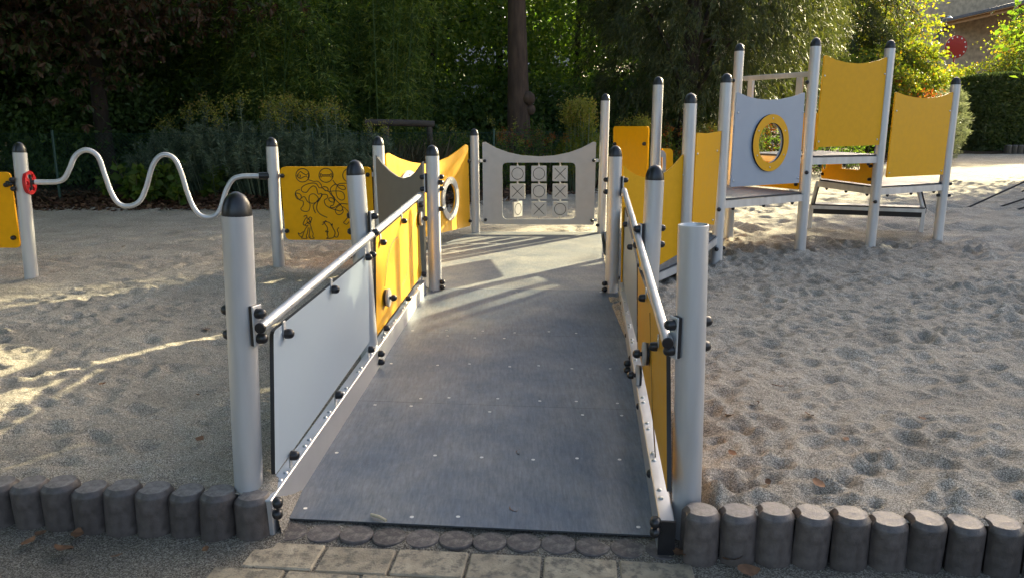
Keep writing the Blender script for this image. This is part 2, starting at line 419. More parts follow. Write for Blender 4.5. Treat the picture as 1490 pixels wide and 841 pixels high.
def copy_tree(root, loc, rotz=0.0, scale=None, label=None, group=None):
    r = root.copy(); col.objects.link(r); r.location = loc; r.rotation_euler = (0, 0, rotz)
    if scale is not None: r.scale = scale if hasattr(scale, '__len__') else (scale,) * 3
    if label: r['label'] = label
    if group: r['group'] = group
    for ch in list(root.children):
        c = ch.copy(); col.objects.link(c); c.parent = r
        for g in list(ch.children):
            d = g.copy(); col.objects.link(d); d.parent = c
    return r

def rounded(poly, r, n=5):
    """round the corners of a 2D polygon; r a number or one per corner"""
    out = []; k = len(poly)
    for i in range(k):
        p = Vector(poly[i][:2]); a = Vector(poly[i - 1][:2]); b = Vector(poly[(i + 1) % k][:2])
        rr = r[i] if hasattr(r, '__len__') else r
        if rr <= 0: out.append((p.x, p.y)); continue
        d1 = (a - p); d2 = (b - p); rr = min(rr, d1.length * 0.45, d2.length * 0.45)
        q1 = p + d1.normalized() * rr; q2 = p + d2.normalized() * rr
        for j in range(n + 1):
            t = j / n; q = q1 * (1 - t) ** 2 + p * 2 * t * (1 - t) + q2 * t ** 2
            out.append((q.x, q.y))
    return out
def circle(c, r, n=28): return [(c[0] + r * math.cos(2 * math.pi * k / n), c[1] + r * math.sin(2 * math.pi * k / n)) for k in range(n)]
def spline(pts, n=6, closed=False):
    P = [Vector(p) for p in pts]; out = []; k = len(P)
    rngk = range(k) if closed else range(k - 1)
    for i in rngk:
        if closed: a, b, c, d = P[i - 1], P[i], P[(i + 1) % k], P[(i + 2) % k]
        else: a, b, c, d = P[max(i - 1, 0)], P[i], P[i + 1], P[min(i + 2, k - 1)]
        for j in range(n):
            t = j / n
            out.append(0.5 * ((2 * b) + (c - a) * t + (2 * a - 5 * b + 4 * c - d) * t * t + (3 * b - a - 3 * c + d) * t ** 3))
    out.append(P[0] if closed else P[-1])
    return out

# shared small meshes
def shared(name, mb, mats, smooth=40):
    o = mb.build(name, mats, smooth=smooth); me = o.data
    bpy.data.objects.remove(o); return me
_mb = MB(); _mb.lathe([(0.0225, 0), (0.0225, 0.016), (0.021, 0.026), (0.016, 0.034), (0.008, 0.0385), (0.0, 0.0395)], 16)
BOLT = shared('bolt_cap', _mb, 'black_plastic')
_mb = MB(); _mb.lathe([(0.013, 0), (0.013, 0.004), (0.009, 0.009), (0.0, 0.011)], 12)
STUD = shared('stud', _mb, 'screw_steel')
def bolt(parent, pos, axis, s=1.0, mesh=BOLT, name='bolt_cap'):
    o = bpy.data.objects.new(name, mesh)
    o.parent = parent; o.location = Vector(pos) - wloc(parent)
    o.rotation_euler = Vector(axis).to_track_quat('Z', 'Y').to_euler(); o.scale = (s, s, s)
    col.objects.link(o); return o

def post(parent, base, top, r=0.06, cap=True, zb=-0.35, name='post'):
    """round aluminium post between two centre points, with its ogive cap"""
    b = Vector(base); t = Vector(top); ax = (t - b).normalized(); Ln = (t - b).length
    ext = (b.z - zb) / ax.z
    mb = MB()
    if cap: mb.lathe([(r, -ext), (r, Ln - 0.002), (r - 0.003, Ln)], 32, b, ax)
    else: mb.lathe([(r, -ext), (r, Ln - 0.002), (r - 0.002, Ln), (r - 0.005, Ln), (r - 0.0065, Ln - 0.003), (r - 0.0065, Ln - 0.35), (0, Ln - 0.351)], 40, b, ax)
    o = mb.build(name, 'aluminium', parent)
    if cap:
        c = MB(); R = r * 0.985
        prof = [(R, -0.004), (R, 0.006)] + [(R * math.cos(math.asin(min(1, k / 9 * 0.995))) ** 0.85, 0.006 + 0.088 * (k / 9) ** 1.15) for k in range(1, 10)]
        prof.append((0.0, 0.006 + 0.0885))
        c.lathe(prof, 24, t, ax)
        c.build('post_cap', 'black_plastic', o, smooth=60)
    return o

# ------------------------------------------------------------------ terrain
PATH_Z = -0.22
def sstep(t): t = np.clip(t, 0, 1); return t * t * (3 - 2 * t)
def zbase(x, y):
    return -0.055 + 0.045 * sstep((y - 3.0) / 3.0) + 0.004 * np.clip(y - 13.0, 0, 30)
def row_y(x):
    """front line of the palisade row"""
    return 2.838 - 0.090 * x
def bed_edge(x):
    return np.interp(x, [-30, -1.5, 0.8, 3.0, 7.0, 12.0, 19.0, 28.0, 45], [13.9, 14.1, 16.6, 17.5, 21.5, 27.0, 36.0, 37.5, 38])
_noise_tabs = [RNG.random((257, 257)) for _ in range(6)]
def vnoise(x, y, scale, k):
    X = x * scale + 37.3 * (k + 1); Y = y * scale + 11.7 * (k + 1)
    xi = np.floor(X).astype(int); yi = np.floor(Y).astype(int); fx = X - xi; fy = Y - yi
    fx = fx * fx * (3 - 2 * fx); fy = fy * fy * (3 - 2 * fy); T = _noise_tabs[k % 6]
    a = T[xi % 256, yi % 256]; b = T[(xi + 1) % 256, yi % 256]; c = T[xi % 256, (yi + 1) % 256]; d = T[(xi + 1) % 256, (yi + 1) % 256]
    return (a * (1 - fx) + b * fx) * (1 - fy) + (c * (1 - fx) + d * fx) * fy - 0.5

def axis_pts(segs):
    out = []
    for a, b, d in segs:
        n = max(1, int(round((b - a) / d))); out += list(np.linspace(a, b, n, endpoint=False))
    out.append(segs[-1][1]); return np.array(out)

def make_sand():
    xs = axis_pts([(-26, -9, 0.4), (-9, -4.2, 0.09), (-4.2, -0.9, 0.028), (-0.9, 0.7, 0.12), (0.7, 5.0, 0.019), (5.0, 5.6, 0.04), (5.6, 10, 0.075), (10, 17, 0.12), (17, 40, 0.35)])
    t = axis_pts([(0, 5.0, 0.019), (5.0, 6.0, 0.03), (6.0, 12, 0.06), (12, 20, 0.12), (20, 38, 0.35)])
    X, T = np.meshgrid(xs, t)
    Y = row_y(X) * (1 - np.clip(T / 4, 0, 1)) + 2.85 * np.clip(T / 4, 0, 1) + 0.075 + T
    Z = zbase(X, Y)
    Z += 0.05 * vnoise(X, Y, 0.35, 0) + 0.028 * vnoise(X, Y, 1.1, 1) + 0.012 * vnoise(X, Y, 3.1, 2) + 0.012 * vnoise(X, Y, 7.0, 3) + 0.009 * vnoise(X, Y, 15.0, 4)
    # trampled hollows with pushed-up rims
    rng = np.random.default_rng(21)
    def dents(n, x0, x1, y0, y1, rr, dd):
        for _ in range(n):
            cx, cy = rng.uniform(x0, x1), rng.uniform(y0, y1)
            r = rng.uniform(*rr); d = rng.uniform(*dd) * float(np.clip(1.15 + 1.5 * vnoise(np.array([cx]), np.array([cy]), 0.7, 5)[0], 0.55, 1.8)); a = rng.uniform(0, math.pi); el = rng.uniform(1.0, 1.7)
            i0, i1 = np.searchsorted(xs, [cx - r * 3.2, cx + r * 3.2]); j0, j1 = np.searchsorted(t, [cy - 2.93 - r * 3.2, cy - 2.93 + r * 3.2 + 0.2])
            if i1 <= i0 or j1 <= j0: continue
            dx = X[j0:j1, i0:i1] - cx; dy = Y[j0:j1, i0:i1] - cy
            p = (dx * math.cos(a) + dy * math.sin(a)) / (r * el); q = (-dx * math.sin(a) + dy * math.cos(a)) / r
            s = p * p + q * q
            Z[j0:j1, i0:i1] += -d * np.exp(-s * 1.3) + d * 0.42 * np.exp(-(np.sqrt(s) - 1.5) ** 2 * 4)
    dents(5200, 0.7, 7.5, 2.9, 10, (0.024, 0.058), (0.007, 0.022))
    dents(300, 0.9, 7.5, 3.0, 10, (0.05, 0.085), (0.02, 0.042))
    dents(1100, 2.0, 16, 8.5, 20, (0.08, 0.19), (0.018, 0.05))
    dents(2600, -7, -0.9, 2.9, 9, (0.028, 0.065), (0.005, 0.016))
    dents(600, -9, 1, 8, 15, (0.06, 0.14), (0.010, 0.03))
    # little heaps at the post feet
    for (px_, py_) in [(-4.66, 7.33), (-2.43, 7.95), (2.19, 8.1), (3.39, 8.95), (4.44, 9.42), (5.67, 10.13), (2.84, 10.0), (-1.14, 3.1), (0.75, 3.0)]:
        Z += 0.038 * np.exp(-((X - px_) ** 2 + (Y - py_) ** 2) / 0.02) * (1 + 1.2 * vnoise(X, Y, 9.0, 2))
    # keep it under the ramp and the platform
    def under(Z, x0, x1, y0, y1, zmax):
        m = sstep((X - x0) / 0.06) * sstep((x1 - X) / 0.06) * sstep((Y - y0) / 0.05) * sstep((y1 - Y) / 0.05)
        return np.where(m > 0, np.minimum(Z, Z * (1 - m) + zmax * m), Z)
    Z = under(Z, -1.02, 0.86, 2.4, 7.0, -0.30)
    Z = under(Z, -1.15, 1.35, 6.9, 10.6, -0.09)
    n, k = X.shape
    idx = np.arange(n * k).reshape(n, k)
    faces = np.stack([idx[:-1, :-1], idx[:-1, 1:], idx[1:, 1:], idx[1:, :-1]], -1).reshape(-1, 4)
    me = fast_mesh('sand', np.stack([X, Y, Z], -1).reshape(-1, 3), faces, 'sand')
    me.polygons.foreach_set('use_smooth', [True] * len(me.polygons))
    return tag(add_obj('sand', me), kind='structure')
make_sand()

def make_ground():
    xs = axis_pts([(-260, -40, 20), (-40, 40, 1.0), (40, 260, 20)]); ys = axis_pts([(-120, -10, 10), (-10, 13, 1.2), (13, 45, 0.5), (45, 400, 25)])
    X, Y = np.meshgrid(xs, ys)
    Z = zbase(X, Y) + 0.05 * vnoise(X, Y, 0.5, 3)
    Z = np.where(Y < 13, -0.55, Z - 0.12)
    n, k = X.shape; idx = np.arange(n * k).reshape(n, k)
    faces = np.stack([idx[:-1, :-1], idx[:-1, 1:], idx[1:, 1:], idx[1:, :-1]], -1).reshape(-1, 4)
    me = fast_mesh('ground', np.stack([X, Y, Z], -1).reshape(-1, 3), faces, 'soil')
    tag(add_obj('ground', me), kind='structure')
    # planting bed: heaped soil behind the sand
    xs = axis_pts([(-30, 40, 0.22)]); t = axis_pts([(0, 1.2, 0.1), (1.2, 14, 0.4)])
    X, T = np.meshgrid(xs, t)
    Y = bed_edge(X) + 0.25 * vnoise(X, X * 0, 0.8, 2) + T
    Z = zbase(X, Y) - 0.06 + 0.17 * sstep(T / 0.9) + 0.05 * vnoise(X, Y, 1.4, 1) + 0.03 * vnoise(X, Y, 5, 2)
    n, k = X.shape; idx = np.arange(n * k).reshape(n, k)
    faces = np.stack([idx[:-1, :-1], idx[:-1, 1:], idx[1:, 1:], idx[1:, :-1]], -1).reshape(-1, 4)
    me = fast_mesh('planting_bed', np.stack([X, Y, Z], -1).reshape(-1, 3), faces, 'soil')
    me.polygons.foreach_set('use_smooth', [True] * len(me.polygons))
    tag(add_obj('planting_bed', me), kind='structure')
make_ground()

def make_path():
    xs = axis_pts([(-9, -4, 0.3), (-4, 4, 0.035), (4, 9, 0.3)]); t = axis_pts([(-6, -1.2, 0.3), (-1.2, 0.22, 0.035)])
    X, T = np.meshgrid(xs, t); Y = row_y(X) + T
    Z = PATH_Z - 0.006 + 0.010 * vnoise(X, Y, 2.5, 0) + 0.010 * vnoise(X, Y, 9, 1) + 0.007 * vnoise(X, Y, 22, 2)
    # grit heaped against the palisades
    side = np.where((X < -0.98) | (X > 0.72), 1.0, 0.0)
    Z += side * 0.010 * sstep((T + 0.22) / 0.2) * (0.6 + 0.9 * vnoise(X, Y, 3.0, 3))
    Z += np.where((X > -1.0) & (X < 0.72) & (T > -0.03), 0.002, 0)
    Z -= np.where((X > -1.0) & (X < 0.9) & (T < 0.02), 0.0065, 0)
    n, k = X.shape; idx = np.arange(n * k).reshape(n, k)
    faces = np.stack([idx[:-1, :-1], idx[:-1, 1:], idx[1:, 1:], idx[1:, :-1]], -1).reshape(-1, 4)
    me = fast_mesh('path', np.stack([X, Y, Z], -1).reshape(-1, 3), faces, 'gravel')
    me.polygons.foreach_set('use_smooth', [True] * len(me.polygons))
    o = tag(add_obj('path', me), kind='structure')
    # beige pavers laid in two rows before the ramp
    ang = math.atan(-0.090); ca, sa = math.cos(ang), math.sin(ang)
    rng = random.Random(5)
    for r, (yo, x0, x1) in enumerate([(0.012, -0.98, 0.72), (-0.180, -1.05, 0.95), (-0.372, -1.0, 0.95), (-0.564, -1.05, 0.95)]):
        x = x0 - rng.uniform(0, 0.16)
        while x < x1:
            w = 0.297; cx = x + w / 2
            tilt = (rng.uniform(-0.012, 0.012), rng.uniform(-0.012, 0.012))
            mb = MB()
            X3 = Vector((ca, sa, tilt[0])); Y3 = Vector((-sa, ca, tilt[1]))
            cy = row_y(cx) + yo - 0.09
            mb.box((cx, cy, PATH_Z - 0.0255 + rng.uniform(-0.003, 0.003)), w - 0.008, 0.183, 0.05, X3, Y3, Vector((-tilt[0], -tilt[1], 1)), bev=0.006)
            mb.build('paver', 'paver', o, smooth=20)
            x += w + 0.003
make_path()

# palisade blocks: round concrete posts with a bite on one side where the neighbour nests
def palisade_mesh(h, r=0.079, sp=0.1435):
    out = []
    for k in range(40):
        t = 2 * math.pi * k / 40; p = Vector((r * math.cos(t), r * math.sin(t)))
        d = p - Vector((-sp, 0))
        if d.length < r + 0.004 and h > 0.1:                       # inside the neighbour: push to its outline
            p = Vector((-sp, 0)) + d.normalized() * (r + 0.004)
        out.append(p)
    mb = MB(); c = Vector((0.012, 0)); vs = []
    lev = [(1.0, -0.55), (1.0, -0.11), (1.0, -0.05), (0.992, -0.024), (0.97, -0.019), (0.80, -0.002), (0.77, 0.0)] if h > 0.1 else [(1.0, -0.3), (1.0, -0.02), (0.99, -0.004), (0.95, 0.0)]
    for s, z in lev:
        for p in out: vs.append(((c + (p - c) * s).x, (c + (p - c) * s).y, z))
    fs = [(i * 40 + k, i * 40 + (k + 1) % 40, (i + 1) * 40 + (k + 1) % 40, (i + 1) * 40 + k) for i in range(len(lev) - 1) for k in range(40)]
    vs.append((0.012, 0, 0.0015)); fs += [((len(lev) - 1) * 40 + k, (len(lev) - 1) * 40 + (k + 1) % 40, len(vs) - 1) for k in range(40)]
    mb.add(vs, fs); return shared('palisade_block', mb, 'palisade' if h > 0.1 else 'palisade_worn', smooth=28 if h > 0.1 else 0)
PAL = [palisade_mesh(0.2), palisade_mesh(0.05, r=0.0735)]
rngp = random.Random(3)
def palisade(x, ztop, label, group, kind=0, extra=0.0):
    o = add_obj('palisade_block', PAL[kind], None, (x, row_y(x) + (0.106 if kind else 0.082) + rngp.uniform(-0.006, 0.006), ztop), (rngp.uniform(-0.035, 0.035), rngp.uniform(-0.03, 0.03), math.atan(-0.09) + rngp.uniform(-0.08, 0.08) + extra))
    tag(o, label, 'palisade', group)
for i in range(13):
    x = -1.107 - 0.1435 * i
    if i == 0: palisade(x + 0.004, -0.036, 'dark brown concrete palisade touching the foot of the capped ramp post, end of its row', 'raised palisades on the capped post side')
    else: palisade(x, -0.026 + rngp.uniform(-0.014, 0.010), 'dark brown round concrete palisade in the raised row beside the capped near ramp post', 'raised palisades on the capped post side')
for i in range(11):
    x = 0.762 + 0.1445 * i
    if i == 0: palisade(x, -0.018, 'dark brown concrete palisade at the foot of the open-topped ramp post, end of its row', 'raised palisades on the open post side')
    else: palisade(x, -0.004 + rngp.uniform(-0.014, 0.008) - 0.002 * i, 'pale-topped round concrete palisade in the raised row beside the open-topped ramp post', 'raised palisades on the open post side')
for i in range(12):
    x = -0.955 + 0.1435 * i
    if x < 0.66: palisade(x, PATH_Z + 0.003 + rngp.uniform(-0.003, 0.003), 'round palisade top sunk level with the ground across the foot of the ramp', 'sunken palisades at the ramp foot', 1)

# ------------------------------------------------------------------ the access ramp
ramp = thing('access_ramp', 'grey ramp with handrails, white and yellow side panels and aluminium posts', 'ramp', (-0.2, 3.0, -0.2))
def ramp_z(y): return -0.208 + 0.218 * (y - 3.04) / (6.9 - 3.04)
def lerp(a, b, t): return a + (b - a) * t
def deck_plate(parent, quad, thick=0.008, name='deck_plate', mats=('anti_slip_deck', 'deck_edge')):
    mb = MB(); k = len(quad)
    top = [Vector(q) for q in quad]; bot = [q - Vector((0, 0, thick)) for q in top]
    mb.add(top, [tuple(range(k))], 0); mb.add(bot, [tuple(range(k - 1, -1, -1))], 1)
    mb.add(top + bot, [(i, k + i, k + (i + 1) % k, (i + 1) % k) for i in range(k)], 1)
    return mb.build(name, list(mats), parent, smooth=0)
def edge_pt(side, y):
    if side < 0: x = lerp(-1.03, -0.80, (y - 3.0) / 3.8)
    else: x = lerp(0.615, 0.975, (y - 2.85) / 3.9)
    return x
yl = [3.117, 4.40, 5.68, 6.955]; yr = [2.966, 4.24, 5.54, 6.85]
for i in range(3):
    gap = 0.0018
    q = [(edge_pt(-1, yl[i]), yl[i] + gap, ramp_z(yl[i])), (edge_pt(1, yr[i]), yr[i] + gap, ramp_z(yl[i])), (edge_pt(1, yr[i + 1]), yr[i + 1], ramp_z(yl[i + 1])), (edge_pt(-1, yl[i + 1]), yl[i + 1], ramp_z(yl[i + 1]))]
    pl = deck_plate(ramp, q)
    mb = MB()
    for row in (0.06, 0.94, 0.5) if i < 2 else (0.06, 0.94):
        for k in range(7):
            if random.random() < 0.22: continue
            a = (k + 0.5) / 7 + random.uniform(-0.03, 0.03); b = row + random.uniform(-0.02, 0.02)
            A = Vector(q[0]).lerp(Vector(q[1]), a); B = Vector(q[3]).lerp(Vector(q[2]), a); c = A.lerp(B, b)
            mb.lathe([(0.0095, -0.004), (0.0095, 0.0012), (0.006, 0.0018), (0.0055, 0.0006), (0, 0.0006)], 10, c)
    tag(mb.build('screw_heads', 'screw_steel', pl), kind='stuff')
RAILS = {}
def railing(side):
    if side < 0:
        n0, f0 = Pt(379, 477, 3.0), Pt(612, 283, 6.85)
        bn, bf = Pt(395, 727.5, 2.98), Pt(619.7, 408, 6.82)
    else:
        n0, f0 = Pt(971.7, 498.8, 2.92), Pt(908, 276, 6.75)
        bn, bf = Pt(959.4, 756, 2.85), Pt(900.4, 410.6, 6.75)
    out = Vector((side, 0, 0))
    # handrail with a black plug in its near end and a curved far end
    mb = MB(); d = (f0 - n0).normalized()
    path = [n0, n0 + d * 1.2, n0 + d * 2.5, f0 - d * 0.12, f0 - d * 0.03 + Vector((0, 0, -0.002)), f0 + Vector((0, 0.012, -0.02)), f0 + Vector((0, 0.016, -0.06))]
    mb.ringpath(path, 0.0225, 20)
    hr = mb.build('handrail', 'bare_aluminium', ramp)
    mb = MB(); mb.lathe([(0.0232, 0), (0.0232, 0.006), (0.021, 0.010), (0, 0.011)], 20, n0 + d * 0.001, -d); mb.build('end_plug', 'black_plastic', hr)
    # side beam (kick rail)
    mb = MB(); w, hgt = 0.062, 0.175
    bd = (bf - bn).normalized(); sx = Vector((bd.y, -bd.x, 0)).normalized() * side
    ln = (bf - bn).length; c = (bn + bf) / 2 + sx * (w / 2) - Vector((0, 0, hgt / 2))
    zax = sx.cross(bd); zax = zax if zax.z > 0 else -zax
    mb.box(c, ln, w, hgt, bd, sx, zax, bev=0.004)
    bm_ = mb.build('side_beam', 'bare_aluminium', ramp, smooth=20)
    if side > 0: mb = MB(); mb.box(bn + sx * (w / 2) - Vector((0, 0, hgt / 2)) - bd * 0.006, 0.012, w + 0.006, hgt + 0.004, bd, sx, zax); mb.build('end_cap', 'black_plastic', bm_, smooth=0)
    mb = MB()
    for k in range(11):
        t = (k + 0.6) / 11.4
        for e in (-0.035, 0.035): mb.lathe([(0.011, -0.001), (0.011, 0.003), (0.007, 0.008), (0, 0.009)], 10, bn + (bf - bn) * t + bd * e + sx * 0.022)
    tag(mb.build('screw_heads', 'screw_steel', bm_), kind='stuff')
    # panel plane: hangs between rail and beam
    poff = 0.012 if side < 0 else 0.02
    A = n0 + Vector((side * poff, 0, 0)); B = f0 + Vector((side * poff, 0, 0))
    pl = Plane(A, B)
    return n0, f0, bn, bf, sx, bd, pl, hr, bm_
PLL = {}
def side_panel(pl, corners, matname, name, radius=0.012, thick=0.018, off=0.0):
    pts = [pl.px(*c) for c in corners]
    mb = MB(); mb.prism(rounded(pts, radius, 3), [], pl.at, off - thick, off, 0, 1)
    return mb.build(name, [matname, 'black_core'], ramp, smooth=25)
def hang_bolt(panel, pl, uv, off, zdir, tab=0.06, sgn=1):
    s, z = pl.px(*uv)
    p = pl.at(s, z, off)
    mb = MB()                                                   # flat lug from rail or beam to the panel
    mb.box(p + Vector((0, 0, zdir * tab * 0.45)) + pl.n3() * 0.004, 0.030, 0.007, tab, pl.t3(), pl.n3(), Vector((0, 0, 1)), bev=0.002)
    mb.build('lug', 'aluminium', panel, smooth=0)
    bolt(panel, p + pl.n3() * 0.008, pl.n3())

# railing with the white panel near, slider panel far
n0, f0, bn, bf, sx, bd, pl, hrL, bmL = railing(-1)
white = side_panel(pl, [(398, 482), (536, 370), (537.5, 497), (400.5, 691)], 'white_board', 'side_panel', [0.03, 0.02, 0.02, 0.012])
white['label'] = 'plain white panel below the handrail'
for uv in [(413, 485), (481.5, 421), (531, 374.5)]: hang_bolt(white, pl, uv, 0.0, 1)
for uv in [(421, 662), (487, 574), (535, 508)]: hang_bolt(white, pl, uv, 0.0, -1)
slide = side_panel(pl, [(547, 346.5), (607.5, 294), (614, 400), (547.8, 489)], 'yellow_board', 'slider_panel', [0.02, 0.02, 0.02, 0.012])
slide['label'] = 'yellow panel with curved slots and sliding knobs'
for uv in [(553, 353), (584, 322), (608.5, 299)]: hang_bolt(slide, pl, uv, 0.0, 1)
for uv in [(558, 477), (590, 434), (613, 399)]: hang_bolt(slide, pl, uv, 0.0, -1)
def slider_art(panel, pl, curves, discs, k=1):
    for cv in curves:
        pts = [pl.px(480 + a / 5.256, 290 + b / 5.256) for a, b in cv] if k else [pl.px(*q) for q in cv]
        sp = spline([Vector((q[0], q[1], 0)) for q in pts], 6)
        mb = MB(); mb.ringpath([pl.at(q.x, q.y, 0.0) for q in sp], 0.0032, 6); mb.build('slot', 'mark', panel)
        mb = MB(); fs = []                                       # broad shallow flare of the track around the slot
        for i, q in enumerate(sp):
            wdt = 0.035 * math.sin(math.pi * min(1, max(0.03, i / (len(sp) - 1)))) + 0.004
            mb.v += [tuple(pl.at(q.x - wdt, q.y, 0.0012)), tuple(pl.at(q.x + 0.006, q.y, 0.0016))]
            if i: a = 2 * i; mb.f.append([a - 2, a - 1, a + 1, a]); mb.m.append(0)
        mb.build('track', 'yellow_board', panel)
    for u, v in discs:
        s, z = pl.px(u, v); p = pl.at(s, z, 0.0)
        mb = MB(); mb.lathe([(0.062, 0.020), (0.064, 0.024), (0.064, 0.034), (0.061, 0.038), (0, 0.0382)], 28, p, pl.n3())
        mb.lathe([(0.014, 0.0), (0.014, 0.02)], 12, p, pl.n3())
        mb.lathe([(0.060, 0.006), (0.060, 0.0195), (0, 0.0196)], 28, p, pl.n3(), mi=1)
        mb.build('slider_disc', ['grey_board', 'black_plastic'], panel)
        mb = MB(); mb.lathe([(0.012, 0.038), (0.012, 0.048), (0.022, 0.052), (0.024, 0.066), (0.020, 0.080), (0.010, 0.088), (0, 0.089)], 18, p, pl.n3()); mb.build('knob', 'black_plastic', panel)
slider_art(slide, pl, [[(515, 290), (470, 350), (440, 470), (425, 590), (418, 665)], [(668, 95), (638, 190), (620, 300), (605, 440), (580, 600), (550, 655)]], [(559.5, 433), (608.5, 318.5)])
plL = pl
# the railing beside the open-topped post: slider panel near, white panel far
n0r, f0r, bnr, bfr, sxr, bdr, plR, hrR, bmR = railing(1)
slide2 = side_panel(plR, [(969.5, 506), (928, 388), (928, 503), (970.5, 716)], 'yellow_board', 'slider_panel', [0.02, 0.02, 0.02, 0.012])
slide2['label'] = 'yellow panel with two black sliding knobs'
for uv in [(940.6, 433.5), (958.8, 504)]: hang_bolt(slide2, plR, uv, 0.0, 1)
for uv in [(924.6, 520.8), (937.6, 591), (955.6, 689)]: hang_bolt(slide2, plR, uv, 0.0, -1)
white2 = side_panel(plR, [(926.5, 384), (908, 296), (904, 400), (926.5, 498)], 'white_board', 'side_panel', [0.02, 0.02, 0.02, 0.012])
for uv in [(914, 327), (921.5, 360)]: hang_bolt(white2, plR, uv, 0.0, 1)
for uv in [(903.5, 405), (910.5, 441), (918.5, 488)]: hang_bolt(white2, plR, uv, 0.0, -1)
slider_art(slide2, plR, [[(946, 455), (948, 520), (950, 600), (954, 670)]], [(945, 515), (934.5, 546)], k=0)

# ramp posts with their clamps
def clamp(pst, c, out, zc, hgt=0.17, up=True):
    """black pad and plate on the post, two capped bolts; out = horizontal unit vector to the rail"""
    t = Vector((-out.y, out.x, 0))
    mb = MB(); mb.box(c + out * 0.067 + Vector((0, 0, zc)), 0.018, 0.05, hgt, out, t, bev=0.004); mb.build('clamp_pad', 'black_plastic', pst, smooth=0)
    mb = MB(); mb.box(c + out * 0.080 + Vector((0, 0, zc)), 0.008, 0.055, hgt, out, t, bev=0.002); mb.build('clamp_plate', 'aluminium', pst, smooth=0)
    for dz in (-hgt * 0.31, hgt * 0.31):
        bolt(pst, c + out * 0.084 + Vector((0, 0, zc + dz)), out)
        bolt(pst, c - out * 0.058 + Vector((0, 0, zc + dz)), -out)
def at_z(b, t, z): return Vector(b).lerp(Vector(t), (z - b[2]) / (t[2] - b[2]))
for nm, bu, bv, tu, tv, y, sd, capd, rail_z in [('NL', 362, 700, 345, 313.5, 3.09, 1, True, 0.69), ('NR', 1000, 690, 1009, 327, 3.0, -1, False, 0.665)]:
    b = Pt(bu, bv, y); t = Pt(tu, tv, y)
    p = post(ramp, b, t, cap=capd, zb=-0.5)
    c = at_z(b, t, rail_z); c.z = 0
    out = Vector((sd * 0.93, -0.36, 0)).normalized()
    clamp(p, c, out, rail_z)
p = post(ramp, (-0.965, 5.0, 0), Pt(517.5, 254.6, 5.0), zb=-0.5)
clamp(p, Vector((-0.985, 5.0, 0)), Vector((0.97, -0.24, 0)).normalized(), 0.86)
bolt(p, (-1.045, 4.96, 0.66), (-1, -0.2, 0)); bolt(p, (-0.925, 4.98, 0.66), (1, -0.3, 0))
p = post(ramp, (0.885, 4.9, 0), Pt(952.5, 262, 4.9), zb=-0.5)
clamp(p, Vector((0.893, 4.9, 0)), Vector((-0.97, -0.24, 0)).normalized(), 0.79)
# twin bolts through the beams
for uvs, y, nn, par in [(((404, 729), (404, 745)), 2.97, (0.3, -1, 0), bmL), (((551.7, 514), (551.7, 526)), 4.95, (1, -0.2, 0), bmL), (((916, 528), (916, 538)), 4.85, (-1, -0.2, 0), bmR), (((954, 757), (954, 771)), 2.83, (-0.3, -1, 0), bmR)]:
    for u, v in uvs: bolt(par, Pt(u, v, y), nn, 1.0)

# ------------------------------------------------------------------ the play platform behind the ramp
ML, MR = Vector((-0.705, 6.93, 0)), Vector((0.902, 6.83, 0))
PL_, PR_ = Vector((-0.505, 10.70, 0)), Vector((1.245, 10.66, 0))
P5 = Vector((-1.375, 8.02, 0))
PZ = 0.012
plat = thing('play_platform', 'low grey platform with noughts-and-crosses panel and yellow porthole panel between posts', 'play platform', (0.1, 8.7, 0))
deck_plate(plat, [(ML.x - 0.06, ML.y + 0.03, PZ), (MR.x + 0.04, MR.y + 0.03, PZ), (MR.x + 0.02, MR.y + 0.5, PZ), (PR_.x + 0.0, PR_.y + 0.06, PZ), (PL_.x - 0.02, PL_.y + 0.06, PZ), (P5.x + 0.03, P5.y + 0.04, PZ)], mats=('sandy_deck', 'deck_edge'))
mb = MB()                                                        # aluminium frame under the deck edge
for a, b in [(ML, P5), (P5, PL_), (PL_, PR_)]:
    d = (b - a); n = Vector((d.y, -d.x, 0)).normalized()
    if n.dot(Vector((0, 8.7, 0)) - a) > 0: n = -n
    c = (a + b) / 2 - n * 0.02; mb.box((c.x, c.y, -0.058), d.length, 0.04, 0.09, d, n)
mb.build('deck_frame', 'aluminium', plat, smooth=0)
for c, (u, v) in [(ML, (628.4, 227)), (MR, (895.6, 228)), (P5, (550.7, 212)), (PL_, (689, 197.7)), (PR_, (882, 147))]:
    t = Pt(u, v, c.y)
    p = post(plat, (c.x, c.y, PZ), (c.x * 0.5 + t.x * 0.5, c.y, t.z), zb=-0.3)
    if c is ML:
        clamp(p, c, Vector((-0.97, -0.24, 0)).normalized(), 0.98)
        for dz in (0.985, 0.75): bolt(p, c + Vector((0.057, -0.02, dz)), (1, -0.25, 0.02))
        for dz in (0.035, 0.085): bolt(p, c + Vector((0.055, -0.03, dz)), (0.9, -0.4, 0))
    if c is MR:
        clamp(p, c, Vector((0.97, -0.24, 0)).normalized(), 0.96)
        for dz in (0.035, 0.09): bolt(p, c + Vector((-0.055, -0.03, dz)), (-0.9, -0.4, 0))
    if c is PR_: bolt(p, c + Vector((-0.05, -0.04, 0.12)), (-0.8, -0.6, 0))

